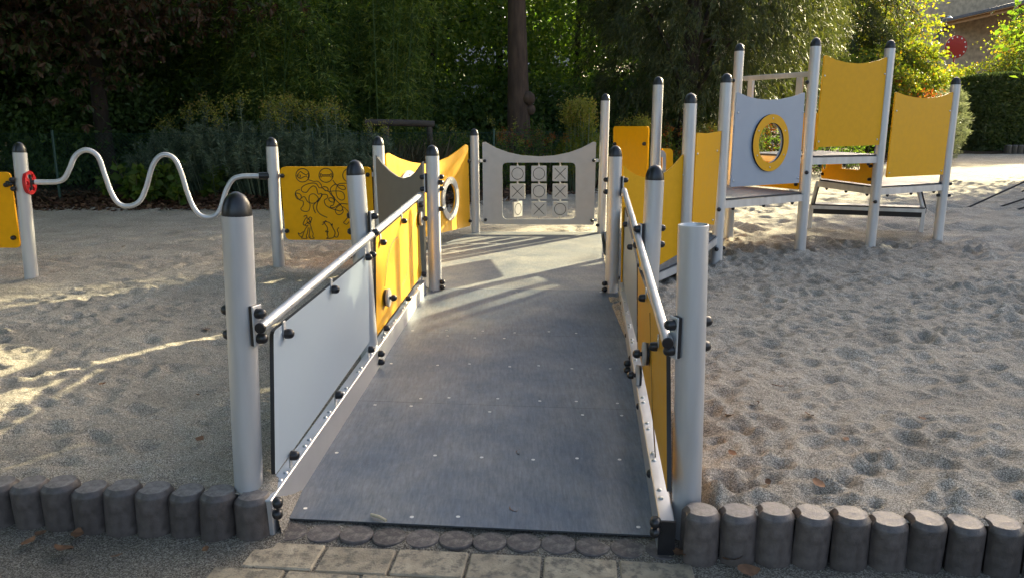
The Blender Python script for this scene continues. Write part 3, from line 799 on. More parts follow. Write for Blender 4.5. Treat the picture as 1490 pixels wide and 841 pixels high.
def board(parent, pl, outline_px, holes_px, matname, name, radius=0.03, thick=0.019, off=0.0, edge=None, extra_holes=()):
    pts = [pl.px(*q) for q in outline_px]
    out = rounded(pts, radius, 4)
    hol = [rounded([pl.px(*q) for q in hh], rr, 4) for hh, rr in holes_px] + list(extra_holes)
    mb = MB(); mb.prism(out, hol, pl.at, off - thick, off, 0, 1 if edge else None)
    return mb.build(name, [matname, edge] if edge else matname, parent, smooth=25)
def bracket(parent, pl, uv, side, length=0.075, off=0.002):
    """short flat tie from panel to post with a capped bolt; side = +1 towards larger s"""
    s, z = pl.px(*uv)
    mb = MB(); mb.box(pl.at(s + side * length * 0.45, z, off - 0.022), length, 0.006, 0.045, pl.t3(), pl.n3(), bev=0.0015); mb.build('bracket', 'aluminium', parent, smooth=0)
    bolt(parent, pl.at(s, z, off), pl.n3())

# noughts and crosses
pl = Plane((PL_.x, PL_.y), (PR_.x, PR_.y))
ttt = board(plat, pl, [(701.8, 207.5), (706, 207), (722, 216), (740, 222.5), (760, 226.8), (784.5, 228.4), (808, 226.8), (828, 222.5), (846, 216), (863, 207), (867.5, 207.3), (864.2, 327.8), (703.2, 326.3)],
            [([(730.8, 237.2), (837.8, 237.2), (837.3, 319.2), (731.2, 319.2)], 0.07)], 'grey_board', 'noughts_and_crosses_panel',
            [0.03, 0, 0, 0, 0, 0, 0, 0, 0, 0, 0.03, 0.03, 0.03], thick=0.02)
ttt['label'] = 'grey panel with nine turning tiles marked noughts and crosses'
for uv, sd in [((705.3, 234.5), -1), ((706.5, 320.2), -1), ((863.8, 234), 1), ((861.2, 321), 1)]: bracket(ttt, pl, uv, sd)
tile_marks = ['OOX', 'XOX', 'OXO']
for ci, u in enumerate((753.0, 784.2, 815.0)):
    s0, ztop = pl.px(u, 237.2); _, zbot = pl.px(u, 319.2)
    mb = MB(); mb.ringpath([pl.at(s0, ztop + 0.004, -0.01), pl.at(s0, zbot - 0.004, -0.01)], 0.006, 10); mb.build('spindle', 'screw_steel', ttt)
    for ri, v in enumerate((253.2, 279.0, 304.8)):
        s, z = pl.px(u, v); hw = 0.104
        c = pl.at(s, z, -0.01)
        turn = math.radians(57) if (ci == 0 and ri == 2) else math.radians([3, -4, 8, 2, -3, 4, 0, 3, -2][ci * 3 + ri])
        T = Matrix.Rotation(turn, 3, 'Z') @ pl.t3(); Nn = Matrix.Rotation(turn, 3, 'Z') @ pl.n3()
        fn = lambda a, b, d, c=c, T=T, Nn=Nn: c + T * a + Vector((0, 0, b)) + Nn * d
        mb = MB(); mb.prism(rounded([(-hw, -hw), (hw, -hw), (hw, hw), (-hw, hw)], 0.006, 2), [], fn, -0.011, 0.011)
        for sg in (1, -1):
            if tile_marks[ri][ci] == 'O' :
                mb.prism(circle((0, 0), 0.0825, 36), [circle((0, 0), 0.0745, 36)], fn, sg * 0.0112, sg * 0.0126, 1)
            else:
                for q in (1, -1):
                    a = math.pi / 4 * q; dx, dz = math.cos(a), math.sin(a); w = 0.0042; l = 0.104
                    mb.prism([(-dx * l - dz * w, -dz * l + dx * w), (-dx * l + dz * w, -dz * l - dx * w), (dx * l + dz * w, dz * l - dx * w), (dx * l - dz * w, dz * l + dx * w)], [], fn, sg * (0.0112 + 0.0003 * q), sg * (0.0126 + 0.0003 * q), 1)
        mb.build('tile', ['tile_board', 'mark'], ttt, smooth=20)
        mb = MB()
        for e in (-1, 1): mb.ringpath([pl.at(s, z + e * (hw + 0.001), -0.01), pl.at(s, z + e * (hw + 0.016), -0.01)], 0.013, 10)
        mb.build('spacer', 'tile_board', ttt)

# yellow panel with grey-ringed portholes
pl = Plane((P5.x, P5.y), (PL_.x, PL_.y))
def ring_on(parent, pl, s, z, ro, ri, matname, name='porthole_ring', thick=0.018, off=0.019, studs=0):
    mb = MB(); mb.prism(circle((s, z), ro, 44), [circle((s, z), ri, 44)], pl.at, 0.0, off); 
    o = mb.build(name, matname, parent, smooth=25)
    for k in range(studs):
        a = 2 * math.pi * (k + 0.5) / studs; bolt(o, pl.at(s + (ro + ri) / 2 * math.cos(a), z + (ro + ri) / 2 * math.sin(a), off), pl.n3(), 0.8, STUD, 'stud')
    return o
rA = pl.px(654.5, 289.5); rB = pl.px(594.5, 284.5)
yel = board(plat, pl, [(561.5, 224.5), (566, 223.3), (581.3, 231), (599, 236.6), (618.5, 239.2), (638.8, 235), (654.2, 228.5), (670.9, 216.6), (678, 210.7), (681, 212), (684.2, 329.3), (570, 357)], [], 'yellow_board', 'porthole_panel',
            [0.03, 0, 0, 0, 0, 0, 0, 0, 0.0, 0.02, 0.02, 0.02], extra_holes=[circle(rA, 0.19, 36), circle(rB, 0.19, 36)])
yel['label'] = 'yellow panel with two grey-ringed portholes and a hollowed top edge'
for c in (rA, rB): ring_on(yel, pl, c[0], c[1], 0.275, 0.19, 'grey_board', studs=6)
for uv in [(681, 235), (682.5, 322)]: bracket(yel, pl, uv, 1)
# plain grey panel, the shade of its outer side is in the colour
pl = Plane((P5.x, P5.y), (ML.x, ML.y))
brn = board(plat, pl, [(551.8, 225.5), (562.3, 238.8), (573, 249.5), (583.7, 257), (593.2, 259.8), (604, 256.6), (610, 251), (618, 239.8), (621, 235), (624.5, 404), (560, 372)], [], 'grey_board_shaded', 'guard_panel', [0.015] + [0] * 7 + [0.01, 0.02, 0.02], off=0.045)
# ------------------------------------------------------------------ the climbing tower
R1, R2, R3, R4 = Vector((2.185, 8.11, 0)), Vector((3.39, 8.95, 0)), Vector((4.43, 9.42, 0)), Vector((5.65, 10.13, 0))
R2b, R1b, R0 = Vector((2.835, 10.0, 0)), Vector((1.70, 9.25, 0)), Vector((1.655, 7.32, 0))
DBL, DBR = Vector((4.22, 10.72, 0)), Vector((5.60, 10.72, 0))
tow = thing('climbing_tower', 'climbing tower of stepped grey decks with yellow panels and a blue-grey porthole panel', 'climbing tower', (3.5, 9.3, 0))
for c, (u, v) in [(R0, (1003.7, 151)), (R1, (1057, 121)), (R2, (1185.5, 68)), (R3, (1296.5, 71)), (R4, (1391, 123.6)), (R2b, (1075.5, 75)), (R1b, (957.5, 124))]:
    t = Pt(u, v, c.y)
    p = post(tow, (c.x, c.y, -0.01), (c.x * 0.6 + t.x * 0.4, c.y, t.z), zb=-0.35)
    if c is R1:
        for z in (0.62, 0.20): bolt(p, c + Vector((-0.02, -0.058, z)), (-0.2, -1, 0))
        bolt(p, c + Vector((0.055, 0.02, 0.20)), (1, 0.1, 0))
    if c is R2: bolt(p, c + Vector((-0.02, -0.058, 0.95)), (-0.2, -1, 0)); bolt(p, c + Vector((-0.057, 0.0, 1.95)), (-1, -0.4, 0))
    if c is R3: bolt(p, c + Vector((-0.02, -0.058, 0.57)), (-0.2, -1, 0)); bolt(p, c + Vector((-0.058, -0.01, 1.95)), (-0.7, -0.7, 0))
    if c is R4:
        for z in (0.73, 0.58): bolt(p, c + Vector((0.056, -0.02, z)), (1, -0.1, 0)); bolt(p, c + Vector((-0.056, -0.02, z)), (-1, -0.1, 0))
    if c is R2b: bolt(p, c + Vector((-0.055, -0.02, 2.02)), (-0.9, -0.4, 0))
def tower_deck(quad, z, name='deck'):
    cen = sum(quad, Vector((0, 0, 0))) / len(quad)
    q = [Vector((p.x, p.y, z)) for p in quad]
    o = deck_plate(tow, q, 0.02, name)
    mb = MB()
    for i in range(len(q)):
        a, b = q[i], q[(i + 1) % len(q)]; d = b - a; n = Vector((d.y, -d.x, 0)).normalized()
        if n.dot(cen - a) > 0: n = -n
        c = (a + b) / 2 + n * 0.006; mb.box((c.x, c.y, z - 0.062), d.length - 0.02, 0.03, 0.078, d, n)
    mb.build('fascia', 'aluminium', o, smooth=0)
    for i in range(len(q)):
        a, b = q[i], q[(i + 1) % len(q)]
        for t in (0.15, 0.5, 0.85):
            c = a.lerp(b, t); bolt(o, (c.x, c.y, z - 0.1), (0, 0, -1), 0.8)
    return o
ZB, ZC, ZD = 0.722, 1.135, 0.745
tower_deck([R1, R2, R2b, R1b], ZB)
tower_deck([R2 + Vector((0.03, 0.02, 0)), R3, DBL, R2b + Vector((0.06, 0.05, 0))], ZC)
tower_deck([R3 + Vector((0.03, 0.02, 0)), R4, DBR, DBL + Vector((0.03, 0.0, 0))], ZD)
# sloping deck from the platform up to the first level
q = [(MR.x + 0.045, MR.y + 0.03, 0.018), (R0.x + 0.03, R0.y, 0.225), (R1.x, R1.y, 0.35), (R1b.x, R1b.y, 0.35), (PR_.x + 0.03, PR_.y, 0.018)]
sl = deck_plate(tow, [q[0], q[1], q[3], q[4]], 0.02, 'sloping_deck')
sl2 = deck_plate(tow, [(q[1][0] + 0.002, q[1][1], q[1][2]), q[2], (q[3][0] + 0.002, q[3][1], q[3][2] + 0.001)], 0.02, 'sloping_deck')
for a, b in [(q[0], q[1]), (q[1], q[2]), (q[3], q[4])]:
    mb = MB(); a, b = Vector(a), Vector(b); d = b - a; n = Vector((d.y, -d.x, 0)).normalized()
    c = (a + b) / 2 - Vector((0, 0, 0.055)); mb.box(c, d.length, 0.03, 0.07, d, n, n.cross(d).normalized() if n.cross(d).z > 0 else -n.cross(d).normalized())
    mb.build('fascia', 'aluminium', sl, smooth=0)
# riser panels between levels
def plain_panel(pa, pb, z0, z1, matname, name, holes=(), inset=0.09, off=0.0, rad=0.03):
    pl = Plane((pa.x, pa.y), (pb.x, pb.y)); L_ = pl.len
    mb = MB(); mb.prism(rounded([(inset, z0), (L_ - inset, z0), (L_ - inset, z1), (inset, z1)], rad, 4), [h(L_) for h in holes], pl.at, off - 0.019, off)
    o = mb.build(name, matname, tow, smooth=25)
    for s in (inset + 0.04, L_ - inset - 0.04):
        for z in (z0 + 0.06, z1 - 0.06): bolt(o, pl.at(s, z, off), pl.n3(), 0.9)
    return o
rp = Plane((R3.x, R3.y), (DBL.x, DBL.y))
plain_panel(R3, DBL, ZD + 0.02, ZC - 0.09, 'yellow_board_warm_light', 'riser_panel', holes=[lambda L_: circle(rp.px(1199, 241.5), 0.048, 20), lambda L_: rounded([rp.px(1223, 245.5), rp.px(1251, 248.0), rp.px(1251, 238), rp.px(1223, 236.5)], 0.045, 5)])
plain_panel(R2, R2b, ZB + 0.02, ZC - 0.09, 'yellow_board_warm_light', 'riser_panel')
plain_panel(DBL, DBL.lerp(R2b, 0.32), ZC + 0.01, ZC + 0.5, 'yellow_board_warm_light', 'back_panel', inset=0.03)
pl = Plane((R1b.x, R1b.y), (R2b.x, R2b.y))
grip = board(tow, pl, [(957.5, 223), (960, 219.2), (965, 219.2), (969, 224), (969, 258), (957.5, 258)], [([(962, 229), (965, 229), (965, 250), (962, 250)], 0.01)], 'grey_board', 'grip_panel', 0.015)
pl2 = Plane((R1b.x + 0.1, R1b.y + 0.22), (R2b.x + 0.1, R2b.y + 0.22))
board(tow, pl2, [(964.5, 216.8), (976, 216.8), (979.3, 220), (979.3, 256), (964.5, 256)], [], 'yellow_board', 'grip_panel', [0.0, 0.02, 0.02, 0, 0])
# guard panels facing out
def studs_at(parent, pl, uvs, off=0.002):
    for uv in uvs: s, z = pl.px(*uv); bolt(parent, pl.at(s, z, off), pl.n3(), 0.85, STUD, 'stud')
pl = Plane((PR_.x, PR_.y), (R1b.x, R1b.y))
bk = board(tow, pl, [(892.4, 184.3), (943.3, 184.3), (941.2, 259.5), (892.4, 259.5)], [], 'yellow_board_warm_light', 'guard_panel', 0.05)
bk['label'] = 'rounded yellow panel, tinted for warm light, behind the handrail'
bracket(bk, pl, (896, 210), -1, 0.06); bracket(bk, pl, (939, 210), 1, 0.06)
pl = Plane((MR.x, MR.y), (R0.x, R0.y))
gp = board(tow, pl, [(907.6, 240.8), (914, 248), (925.7, 254.9), (939, 259), (952, 258.4), (965.6, 253.7), (979, 243.3), (988.4, 232.8), (995.5, 224.6), (997.2, 226), (992.5, 367), (905, 418)], [], 'yellow_board', 'guard_panel', [0.012] + [0] * 7 + [0.01, 0.01, 0.02, 0.02])
studs_at(gp, pl, [(994, 255), (989, 360)])
pl = Plane((R0.x, R0.y), (R1.x, R1.y))
gp = board(tow, pl, [(1014.5, 195.5), (1016, 193.6), (1030, 194.8), (1045, 192.3), (1050, 191), (1039.5, 328), (1007.5, 323)], [], 'yellow_board', 'guard_panel', [0.01, 0, 0, 0, 0.01, 0.02, 0.02])
studs_at(gp, pl, [(1014.5, 224.5), (1043, 220), (1036.5, 320.5)])
pl = Plane((R1.x, R1.y), (R2.x, R2.y))
rc = pl.px(1116.6, 208.5)
pg = board(tow, pl, [(1069, 135.2), (1070.5, 134.8), (1085, 141), (1100, 144.6), (1116.6, 145.9), (1135, 144.8), (1152, 141), (1166.5, 135.4), (1168, 135.8), (1159.5, 266.4), (1060, 272.4)], [], 'blue_grey_board', 'porthole_panel', [0.015, 0, 0, 0, 0, 0, 0, 0, 0.015, 0.012, 0.012], off=0.03, extra_holes=[circle(rc, 0.215, 36)])
pg['label'] = 'blue-grey panel with a yellow-ringed porthole'
ring = MB(); ring.prism(circle(rc, 0.305, 48), [circle(rc, 0.213, 48)], pl.at, 0.0305, 0.052, 0, 1); ring = ring.build('porthole_ring', ['yellow_board', 'black_core'], pg, smooth=25)
for k in range(6): a = 2 * math.pi * (k + 0.5) / 6; bolt(ring, pl.at(rc[0] + 0.26 * math.cos(a), rc[1] + 0.26 * math.sin(a), 0.052), pl.n3(), 0.7, STUD, 'stud')
studs_at(pg, pl, [(1070.5, 164.5), (1165.5, 164), (1063.5, 263.5), (1157.5, 259.5)], 0.031)
pl = Plane((R2.x, R2.y), (R3.x, R3.y))
gp = board(tow, pl, [(1197.4, 82), (1199.5, 81.2), (1214, 88), (1230, 92), (1245.6, 93.2), (1262, 91.8), (1276, 88.5), (1287, 84.2), (1288.3, 85), (1276.3, 211.5), (1184.4, 214.8)], [], 'yellow_board', 'guard_panel', [0.015, 0, 0, 0, 0, 0, 0, 0, 0.015, 0.012, 0.012], off=0.03)
gp['label'] = 'tall yellow panel on the highest deck'
studs_at(gp, pl, [(1197, 111), (1284, 108.5), (1188, 206.5), (1273, 203.5)], 0.031)
pl = Plane((R3.x, R3.y), (R4.x, R4.y))
gp = board(tow, pl, [(1300.4, 135.5), (1302, 134.8), (1315, 139.5), (1330, 142.6), (1345.5, 143.4), (1360, 142), (1372, 139), (1382.5, 134.6), (1383.8, 135.4), (1368.8, 254.4), (1287, 258.6)], [], 'yellow_board', 'guard_panel', [0.015, 0, 0, 0, 0, 0, 0, 0, 0.015, 0.012, 0.012], off=0.03)
studs_at(gp, pl, [(1301, 162), (1378.5, 162), (1290.5, 252), (1366, 249)], 0.031)
# guard rail between the two tallest posts
pl = Plane((R2b.x, R2b.y), (R2.x, R2.y))
s0, z0 = pl.px(1085.5, 111.5); s1, z1 = pl.px(1176, 112)
zr = 0.5 * (z0 + z1)
mb = MB(); mb.box(pl.at((s0 + s1) / 2, zr, 0), s1 - s0 + 0.06, 0.04, 0.055, pl.t3(), pl.n3(), bev=0.004)
for u in (1093, 1164):
    s, _ = pl.px(u, 120); mb.box(pl.at(s, (zr + ZC) / 2 - 0.015, 0), 0.085, 0.035, zr - ZC - 0.03, pl.t3(), pl.n3(), bev=0.004)
mb.build('guard_rail', 'aluminium', tow, smooth=20)
# stair at the back: low step, stringers and thin legs
fL, fR = Vector((4.33, 11.14, 0)), Vector((5.69, 10.64, 0))
st = (fR - fL).normalized(); sn = Vector((st.y, -st.x, 0))
if sn.y > 0: sn = -sn
ZS = 0.375
c = (fL + fR) / 2
stp = deck_plate(tow, [Vector((p.x, p.y, ZS)) for p in (fL - sn * 0.14, fR - sn * 0.14, fR + sn * 0.14, fL + sn * 0.14)], 0.02, 'step')
mb = MB(); mb.box((c.x + sn.x * 0.12, c.y + sn.y * 0.12, ZS - 0.045), (fR - fL).length, 0.025, 0.05, st, sn); mb.build('step_edge', 'aluminium', stp, smooth=0)
mb = MB(); mb.box((c.x + sn.x * 0.10, c.y + sn.y * 0.10, ZS - 0.105), (fR - fL).length - 0.06, 0.02, 0.07, st, sn); mb.build('toe_board', 'black_core', stp, smooth=0)
for p, tgt in ((fL, DBL), (fR, DBR)):
    mb = MB(); mb.box((p.x, p.y, (ZS - 0.3) / 2), 0.055, 0.04, ZS + 0.26, st, sn, bev=0.004); mb.build('step_leg', 'aluminium', tow, smooth=0)
    a = Vector((p.x, p.y, ZS - 0.05)); b = Vector((tgt.x, tgt.y, ZD - 0.06)); d = b - a
    mb = MB(); mb.box((a + b) / 2, d.length, 0.03, 0.07, d, st - d.normalized() * st.dot(d.normalized()), mi=0)
    mb.box((a + b) / 2 + st * 0.03, d.length + 0.02, 0.012, 0.075, d, st - d.normalized() * st.dot(d.normalized()), mi=1)
    mb.build('stringer', ['aluminium', 'black_core'], tow, smooth=0)

# ------------------------------------------------------------------ wavy bar and maze panel
F0, L1 = Vector((-4.665, 7.33, 0)), Vector((-2.425, 7.98, 0))
wav = thing('wave_bar_station', 'wavy grey play bar and yellow maze panel hung between aluminium posts over the sand', 'play panel', (-3.5, 7.7, 0))
p0 = post(wav, (F0.x, F0.y, -0.01), (F0.x + 0.045, F0.y, Pt(23, 222, F0.y).z))
p1 = post(wav, (L1.x - 0.03, L1.y, -0.02), (L1.x - 0.025, L1.y, Pt(392, 213.6, L1.y).z))
pl = Plane((F0.x, F0.y), (L1.x, L1.y))
zp = [(135, 201), (180, 201), (222, 199), (250, 185), (270, 148), (289, 103), (318, 80), (350, 80), (381, 105), (405, 170), (430, 240), (460, 284), (500, 294), (540, 275), (565, 225), (590, 140), (615, 103), (645, 95), (676, 112), (700, 160), (725, 240), (750, 300), (782, 332), (820, 335), (850, 310), (875, 235), (900, 192), (932, 179), (970, 177), (1006, 177)]
pts = spline([Vector((*pl.px(a / 2.661, 190 + b / 2.661), 0)) for a, b in zp], 7)
mb = MB(); mb.ringpath([pl.at(q.x, q.y, 0) for q in pts], 0.0245, 16)
wb_ = mb.build('wave_bar', 'aluminium', wav, smooth=60)
e0, e1 = pts[0], pts[-1]
mb = MB(); mb.ringpath([pl.at(e1.x - 0.01, e1.y, 0), pl.at(e1.x + 0.09, e1.y, 0)], 0.036, 16); mb.build('socket', 'black_plastic', wb_)
mb = MB(); mb.ringpath([pl.at(e0.x - 0.24, e0.y - 0.005, 0), pl.at(e0.x + 0.02, e0.y, 0)], 0.022, 14); mb.box(pl.at(0.09, e0.y, 0), 0.035, 0.05, 0.15, pl.t3(), pl.n3(), bev=0.006); mb.build('socket', 'black_plastic', wb_)
# red slotted wheel threaded on the bar
ax = (pl.t3() + pl.n3() * 0.16).normalized(); wy = Vector((-ax.y, ax.x, 0))
wc = pl.at(e0.x - 0.045, e0.y - 0.005, 0)
fn = lambda a, b, d: wc + wy * a + Vector((0, 0, b)) + ax * d
mb = MB(); mb.prism(circle((0, 0), 0.112, 36), [circle((0.068 * math.cos(k * math.pi / 3), 0.068 * math.sin(k * math.pi / 3)), 0.021, 14) for k in range(6)] + [circle((0, 0), 0.026, 18)], fn, -0.014, 0.014)
mb.build('wheel', 'red_plastic', wb_, smooth=30)
bolt(p0, F0 + Vector((-0.035, -0.048, 0.945)), (-0.75, -0.6, 0)); bolt(p0, F0 + Vector((-0.01, -0.058, 0.985)), (-0.4, -0.9, 0)); bolt(p0, F0 + Vector((-0.01, -0.058, 0.9)), (-0.4, -0.9, 0))
# maze panel with engraved drawing
pl = Plane((L1.x, L1.y), (P5.x, P5.y))
mz = board(wav, pl, [(407.5, 243), (540.5, 243), (546.2, 349.2), (416.5, 349.2)], [], 'yellow_board_warm_light', 'maze_panel', [0.06, 0.06, 0.06, 0.06], off=0.02)
mz['label'] = 'yellow panel, tinted for warm light and engraved with a tangled line maze, dog and rat'
for uv, sd in [((411.8, 256), -1), ((418.6, 336), -1), ((535.5, 254.5), 1), ((541, 334), 1)]: bracket(mz, pl, uv, sd, 0.07, 0.022)
ZX = lambda a, b: pl.px(400 + a / 6.469, 230 + b / 6.469)
def line(pts, closed=False, r=0.0042, n=5, smooth=True):
    q = [Vector((*ZX(*p), 0)) for p in pts]
    q = spline(q, n, closed) if smooth else q + ([q[0]] if closed else [])
    art.ringpath([pl.at(a.x, a.y, 0.0202) for a in q], r, 5)
art = MB()
for cx_, r_ in ((265, 63), (485, 66), (705, 63)):
    line([(cx_ + r_ * math.cos(2 * math.pi * k / 14), 165 + r_ * math.sin(2 * math.pi * k / 14)) for k in range(14)], True)
line([(212, 170), (228, 148), (246, 128), (275, 150), (300, 162), (318, 145), (322, 165), (318, 192), (300, 172), (275, 180), (245, 196), (228, 188)], True, smooth=False)
line([(236, 160), (244, 165), (240, 188)]); line([(224, 165), (227, 169)])
line([(430, 152), (440, 148), (446, 160), (524, 160), (530, 148), (542, 154), (538, 165), (544, 178), (532, 184), (524, 172), (446, 172), (438, 184), (428, 178), (434, 166)], True, smooth=False)
line([(690, 150), (720, 150), (730, 180), (685, 182)], True, smooth=False)
line([(320, 207), (370, 222), (410, 222), (440, 255), (445, 275), (470, 272), (495, 280), (505, 305), (480, 310), (455, 285), (420, 280), (395, 245), (350, 238), (290, 255), (255, 285), (260, 315), (300, 325), (330, 290), (365, 265), (395, 285), (410, 340), (440, 335), (445, 360), (415, 390), (390, 420), (365, 450), (375, 495), (388, 520)])
line([(548, 210), (575, 245), (610, 260), (650, 262), (668, 290), (640, 300), (600, 275), (580, 250), (550, 262), (525, 295), (540, 345), (565, 380), (560, 415), (525, 410), (510, 385), (535, 375), (560, 395), (555, 440), (525, 455), (535, 470), (575, 462), (620, 432), (690, 435)])
line([(690, 240), (640, 240), (600, 250), (578, 300), (590, 370), (630, 398), (660, 380), (650, 335), (620, 315), (560, 312), (500, 315), (455, 290)])
line([(240, 300), (208, 310), (196, 345), (215, 385), (250, 385), (245, 345), (200, 335), (230, 390), (270, 410), (268, 450), (248, 480), (275, 502), (320, 498), (335, 450), (325, 400), (330, 355), (365, 338), (400, 360), (415, 400), (375, 425), (340, 425), (310, 410), (280, 365), (245, 385)])
line([(440, 345), (490, 345), (500, 375), (470, 400), (480, 440), (520, 470), (580, 490), (625, 500), (640, 470), (610, 430), (570, 390), (520, 330), (510, 310)])
line([(445, 345), (430, 385), (405, 425), (398, 480), (425, 525), (470, 550), (497, 560)])
line([(630, 432), (575, 480), (580, 520), (610, 535), (645, 510), (640, 460), (690, 500), (700, 540), (665, 590), (650, 610), (680, 625), (700, 600)])
# seated dog
line([(275, 552), (300, 540), (305, 562), (290, 575), (270, 620), (285, 632), (310, 612), (330, 620), (342, 592), (352, 570), (335, 556), (322, 572), (300, 560)])
line([(308, 585), (325, 578), (332, 598), (312, 608), (305, 590)]); line([(285, 632), (300, 640), (318, 632)])
line([(345, 600), (335, 620), (345, 650), (355, 690), (365, 715), (360, 740), (375, 755), (340, 758), (335, 735)]); line([(310, 640), (285, 680), (270, 720), (262, 745), (255, 755), (305, 757), (300, 735)])
line([(318, 655), (312, 700), (300, 735), (310, 757)]); line([(335, 655), (330, 700), (325, 745), (340, 757)]); line([(265, 745), (240, 735), (222, 705), (240, 715), (262, 700)]); line([(262, 700), (275, 695)])
# standing rat
line([(470, 602), (475, 620), (495, 650), (498, 680), (480, 690), (490, 698), (505, 690), (495, 720), (505, 745), (490, 757), (515, 757), (545, 752), (560, 740), (570, 700), (550, 660), (540, 640), (520, 612), (490, 600)], True)
line([(475, 605), (480, 590), (492, 600)]); line([(530, 632), (545, 620), (540, 645)]); line([(455, 605), (470, 612), (448, 630)]); line([(462, 598), (474, 608)])
line([(565, 740), (590, 745), (602, 710), (590, 680), (605, 655)])
art.build('engraved_drawing', 'mark', mz, smooth=60)
# second yellow panel on the far side of the wavy bar
plf = Plane((F0.x, F0.y), (F0.x - 1.0, F0.y + 0.06))
z1_ = plf.px(10, 250.9)[1]; z0_ = plf.px(10, 361)[1]
mb = MB(); mb.prism(rounded([(0.075, z0_), (1.0, z0_), (1.0, z1_), (0.075, z1_)], 0.05, 4), [], plf.at, -0.02, 0.0)
sp_ = mb.build('drawing_panel', 'yellow_board_warm_light', wav, smooth=25)
for z in (z1_ - 0.12, z0_ + 0.1): bolt(sp_, plf.at(0.12, z, 0.0), plf.n3())
art = MB()
for k in range(3):
    a = [plf.at(0.40 + 0.05 * k + 0.1 * math.cos(t * 0.5 + k), z0_ + 0.18 + 0.06 * k + 0.09 * math.sin(t * 0.62), 0.001) for t in range(12)]
    art.ringpath(spline(a, 4), 0.006, 5)
art.ringpath(spline([plf.at(0.30, z0_ + 0.42, 0.001), plf.at(0.285, z0_ + 0.36, 0.001), plf.at(0.29, z0_ + 0.29, 0.001)], 5), 0.012, 6)
art.build('engraved_drawing', 'mark', sp_, smooth=60)

# ------------------------------------------------------------------ foliage
def unit(a): return a / np.maximum(np.linalg.norm(a, axis=-1, keepdims=True), 1e-9)
def leaves(pos, dirs, length, width, rng, fold=0.25, up=0.5, belly=0.45, curl=0.0):
    """pointed leaf of two folded triangles at each pos, pointing along dirs"""
    n = len(pos)
    d = unit(dirs)
    nrm = unit(rng.normal(size=(n, 3)) + np.array([0, 0, up]))
    side = unit(np.cross(d, nrm)); nn = np.cross(side, d)
    L = (length * rng.uniform(0.65, 1.3, n))[:, None]; W = (width * rng.uniform(0.7, 1.25, n))[:, None] * 0.5
    mid = pos + d * L * belly
    v = np.empty((n, 4, 3))
    v[:, 0] = pos; v[:, 1] = mid + side * W + nn * W * fold; v[:, 2] = pos + d * L - nn * L * curl; v[:, 3] = mid - side * W + nn * W * fold
    b = (np.arange(n) * 4)[:, None]
    f = np.concatenate([b + np.array([[0, 1, 2]]), b + np.array([[0, 2, 3]])], 1).reshape(-1, 3)
    return v.reshape(-1, 3), f
def join(parts):
    vs, fs, off = [], [], 0
    for v, f in parts: vs.append(v); fs.append(f + off); off += len(v)
    return np.concatenate(vs), np.concatenate(fs)
def lump(dirs, ph, amt):
    return 1 + amt * (np.sin(dirs[:, 0] * 4.3 + ph) * np.sin(dirs[:, 1] * 3.7 + ph * 1.7) + 0.6 * np.sin(dirs[:, 2] * 6.1 + ph * 0.6 + dirs[:, 0] * 5))
def crown_points(rng, nc, rx, ry, rz, inner=0.35, amt=0.22):
    d = unit(rng.normal(size=(nc, 3)))
    rad = (inner ** 3 + (1 - inner ** 3) * rng.random(nc)) ** (1 / 3) * lump(d, rng.uniform(0, 9), amt)
    return d * rad[:, None] * np.array([rx, ry, rz]), d
def crown_broad(seed, nc, per, r, cl=0.45, leaf=(0.11, 0.06), droop=0.35, flat=0.55, inner=0.35, amt=0.22):
    rng = np.random.default_rng(seed)
    c, d = crown_points(rng, nc, *r, inner=inner, amt=amt)
    size = rng.uniform(0.6, 1.35, nc)
    p = np.repeat(c, per, 0) + rng.normal(size=(nc * per, 3)) * np.array([cl, cl, cl * flat]) * np.repeat(size, per)[:, None]
    dr = np.repeat(d, per, 0) * 0.6 + rng.normal(size=p.shape) * 0.8; dr[:, 2] -= droop
    return leaves(p, dr, leaf[0], leaf[1], rng), c
def crown_palmate(seed, nc, per, r, cl=0.5, leaf=(0.17, 0.065)):
    """five to seven leaflets spread from each leaf stalk"""
    rng = np.random.default_rng(seed)
    c, d = crown_points(rng, nc, *r, inner=0.45)
    p = np.repeat(c, per, 0) + rng.normal(size=(nc * per, 3)) * np.array([cl, cl, cl * 0.6])
    ax = unit(np.repeat(d, per, 0) * 0.7 + rng.normal(size=p.shape) * 0.6 + np.array([0, 0, -0.35]))
    sd = unit(np.cross(ax, rng.normal(size=p.shape) + np.array([0, 0, 1.2])))
    parts = []
    for k in range(6):
        a = math.radians(-100 + 40 * k)
        dr = ax * math.cos(a) + sd * math.sin(a) + np.array([0, 0, -0.35])
        parts.append(leaves(p, dr, leaf[0] * (1 - 0.05 * abs(k - 2.5)), leaf[1], rng, up=1.5, belly=0.62, curl=0.12))
    return join(parts), c
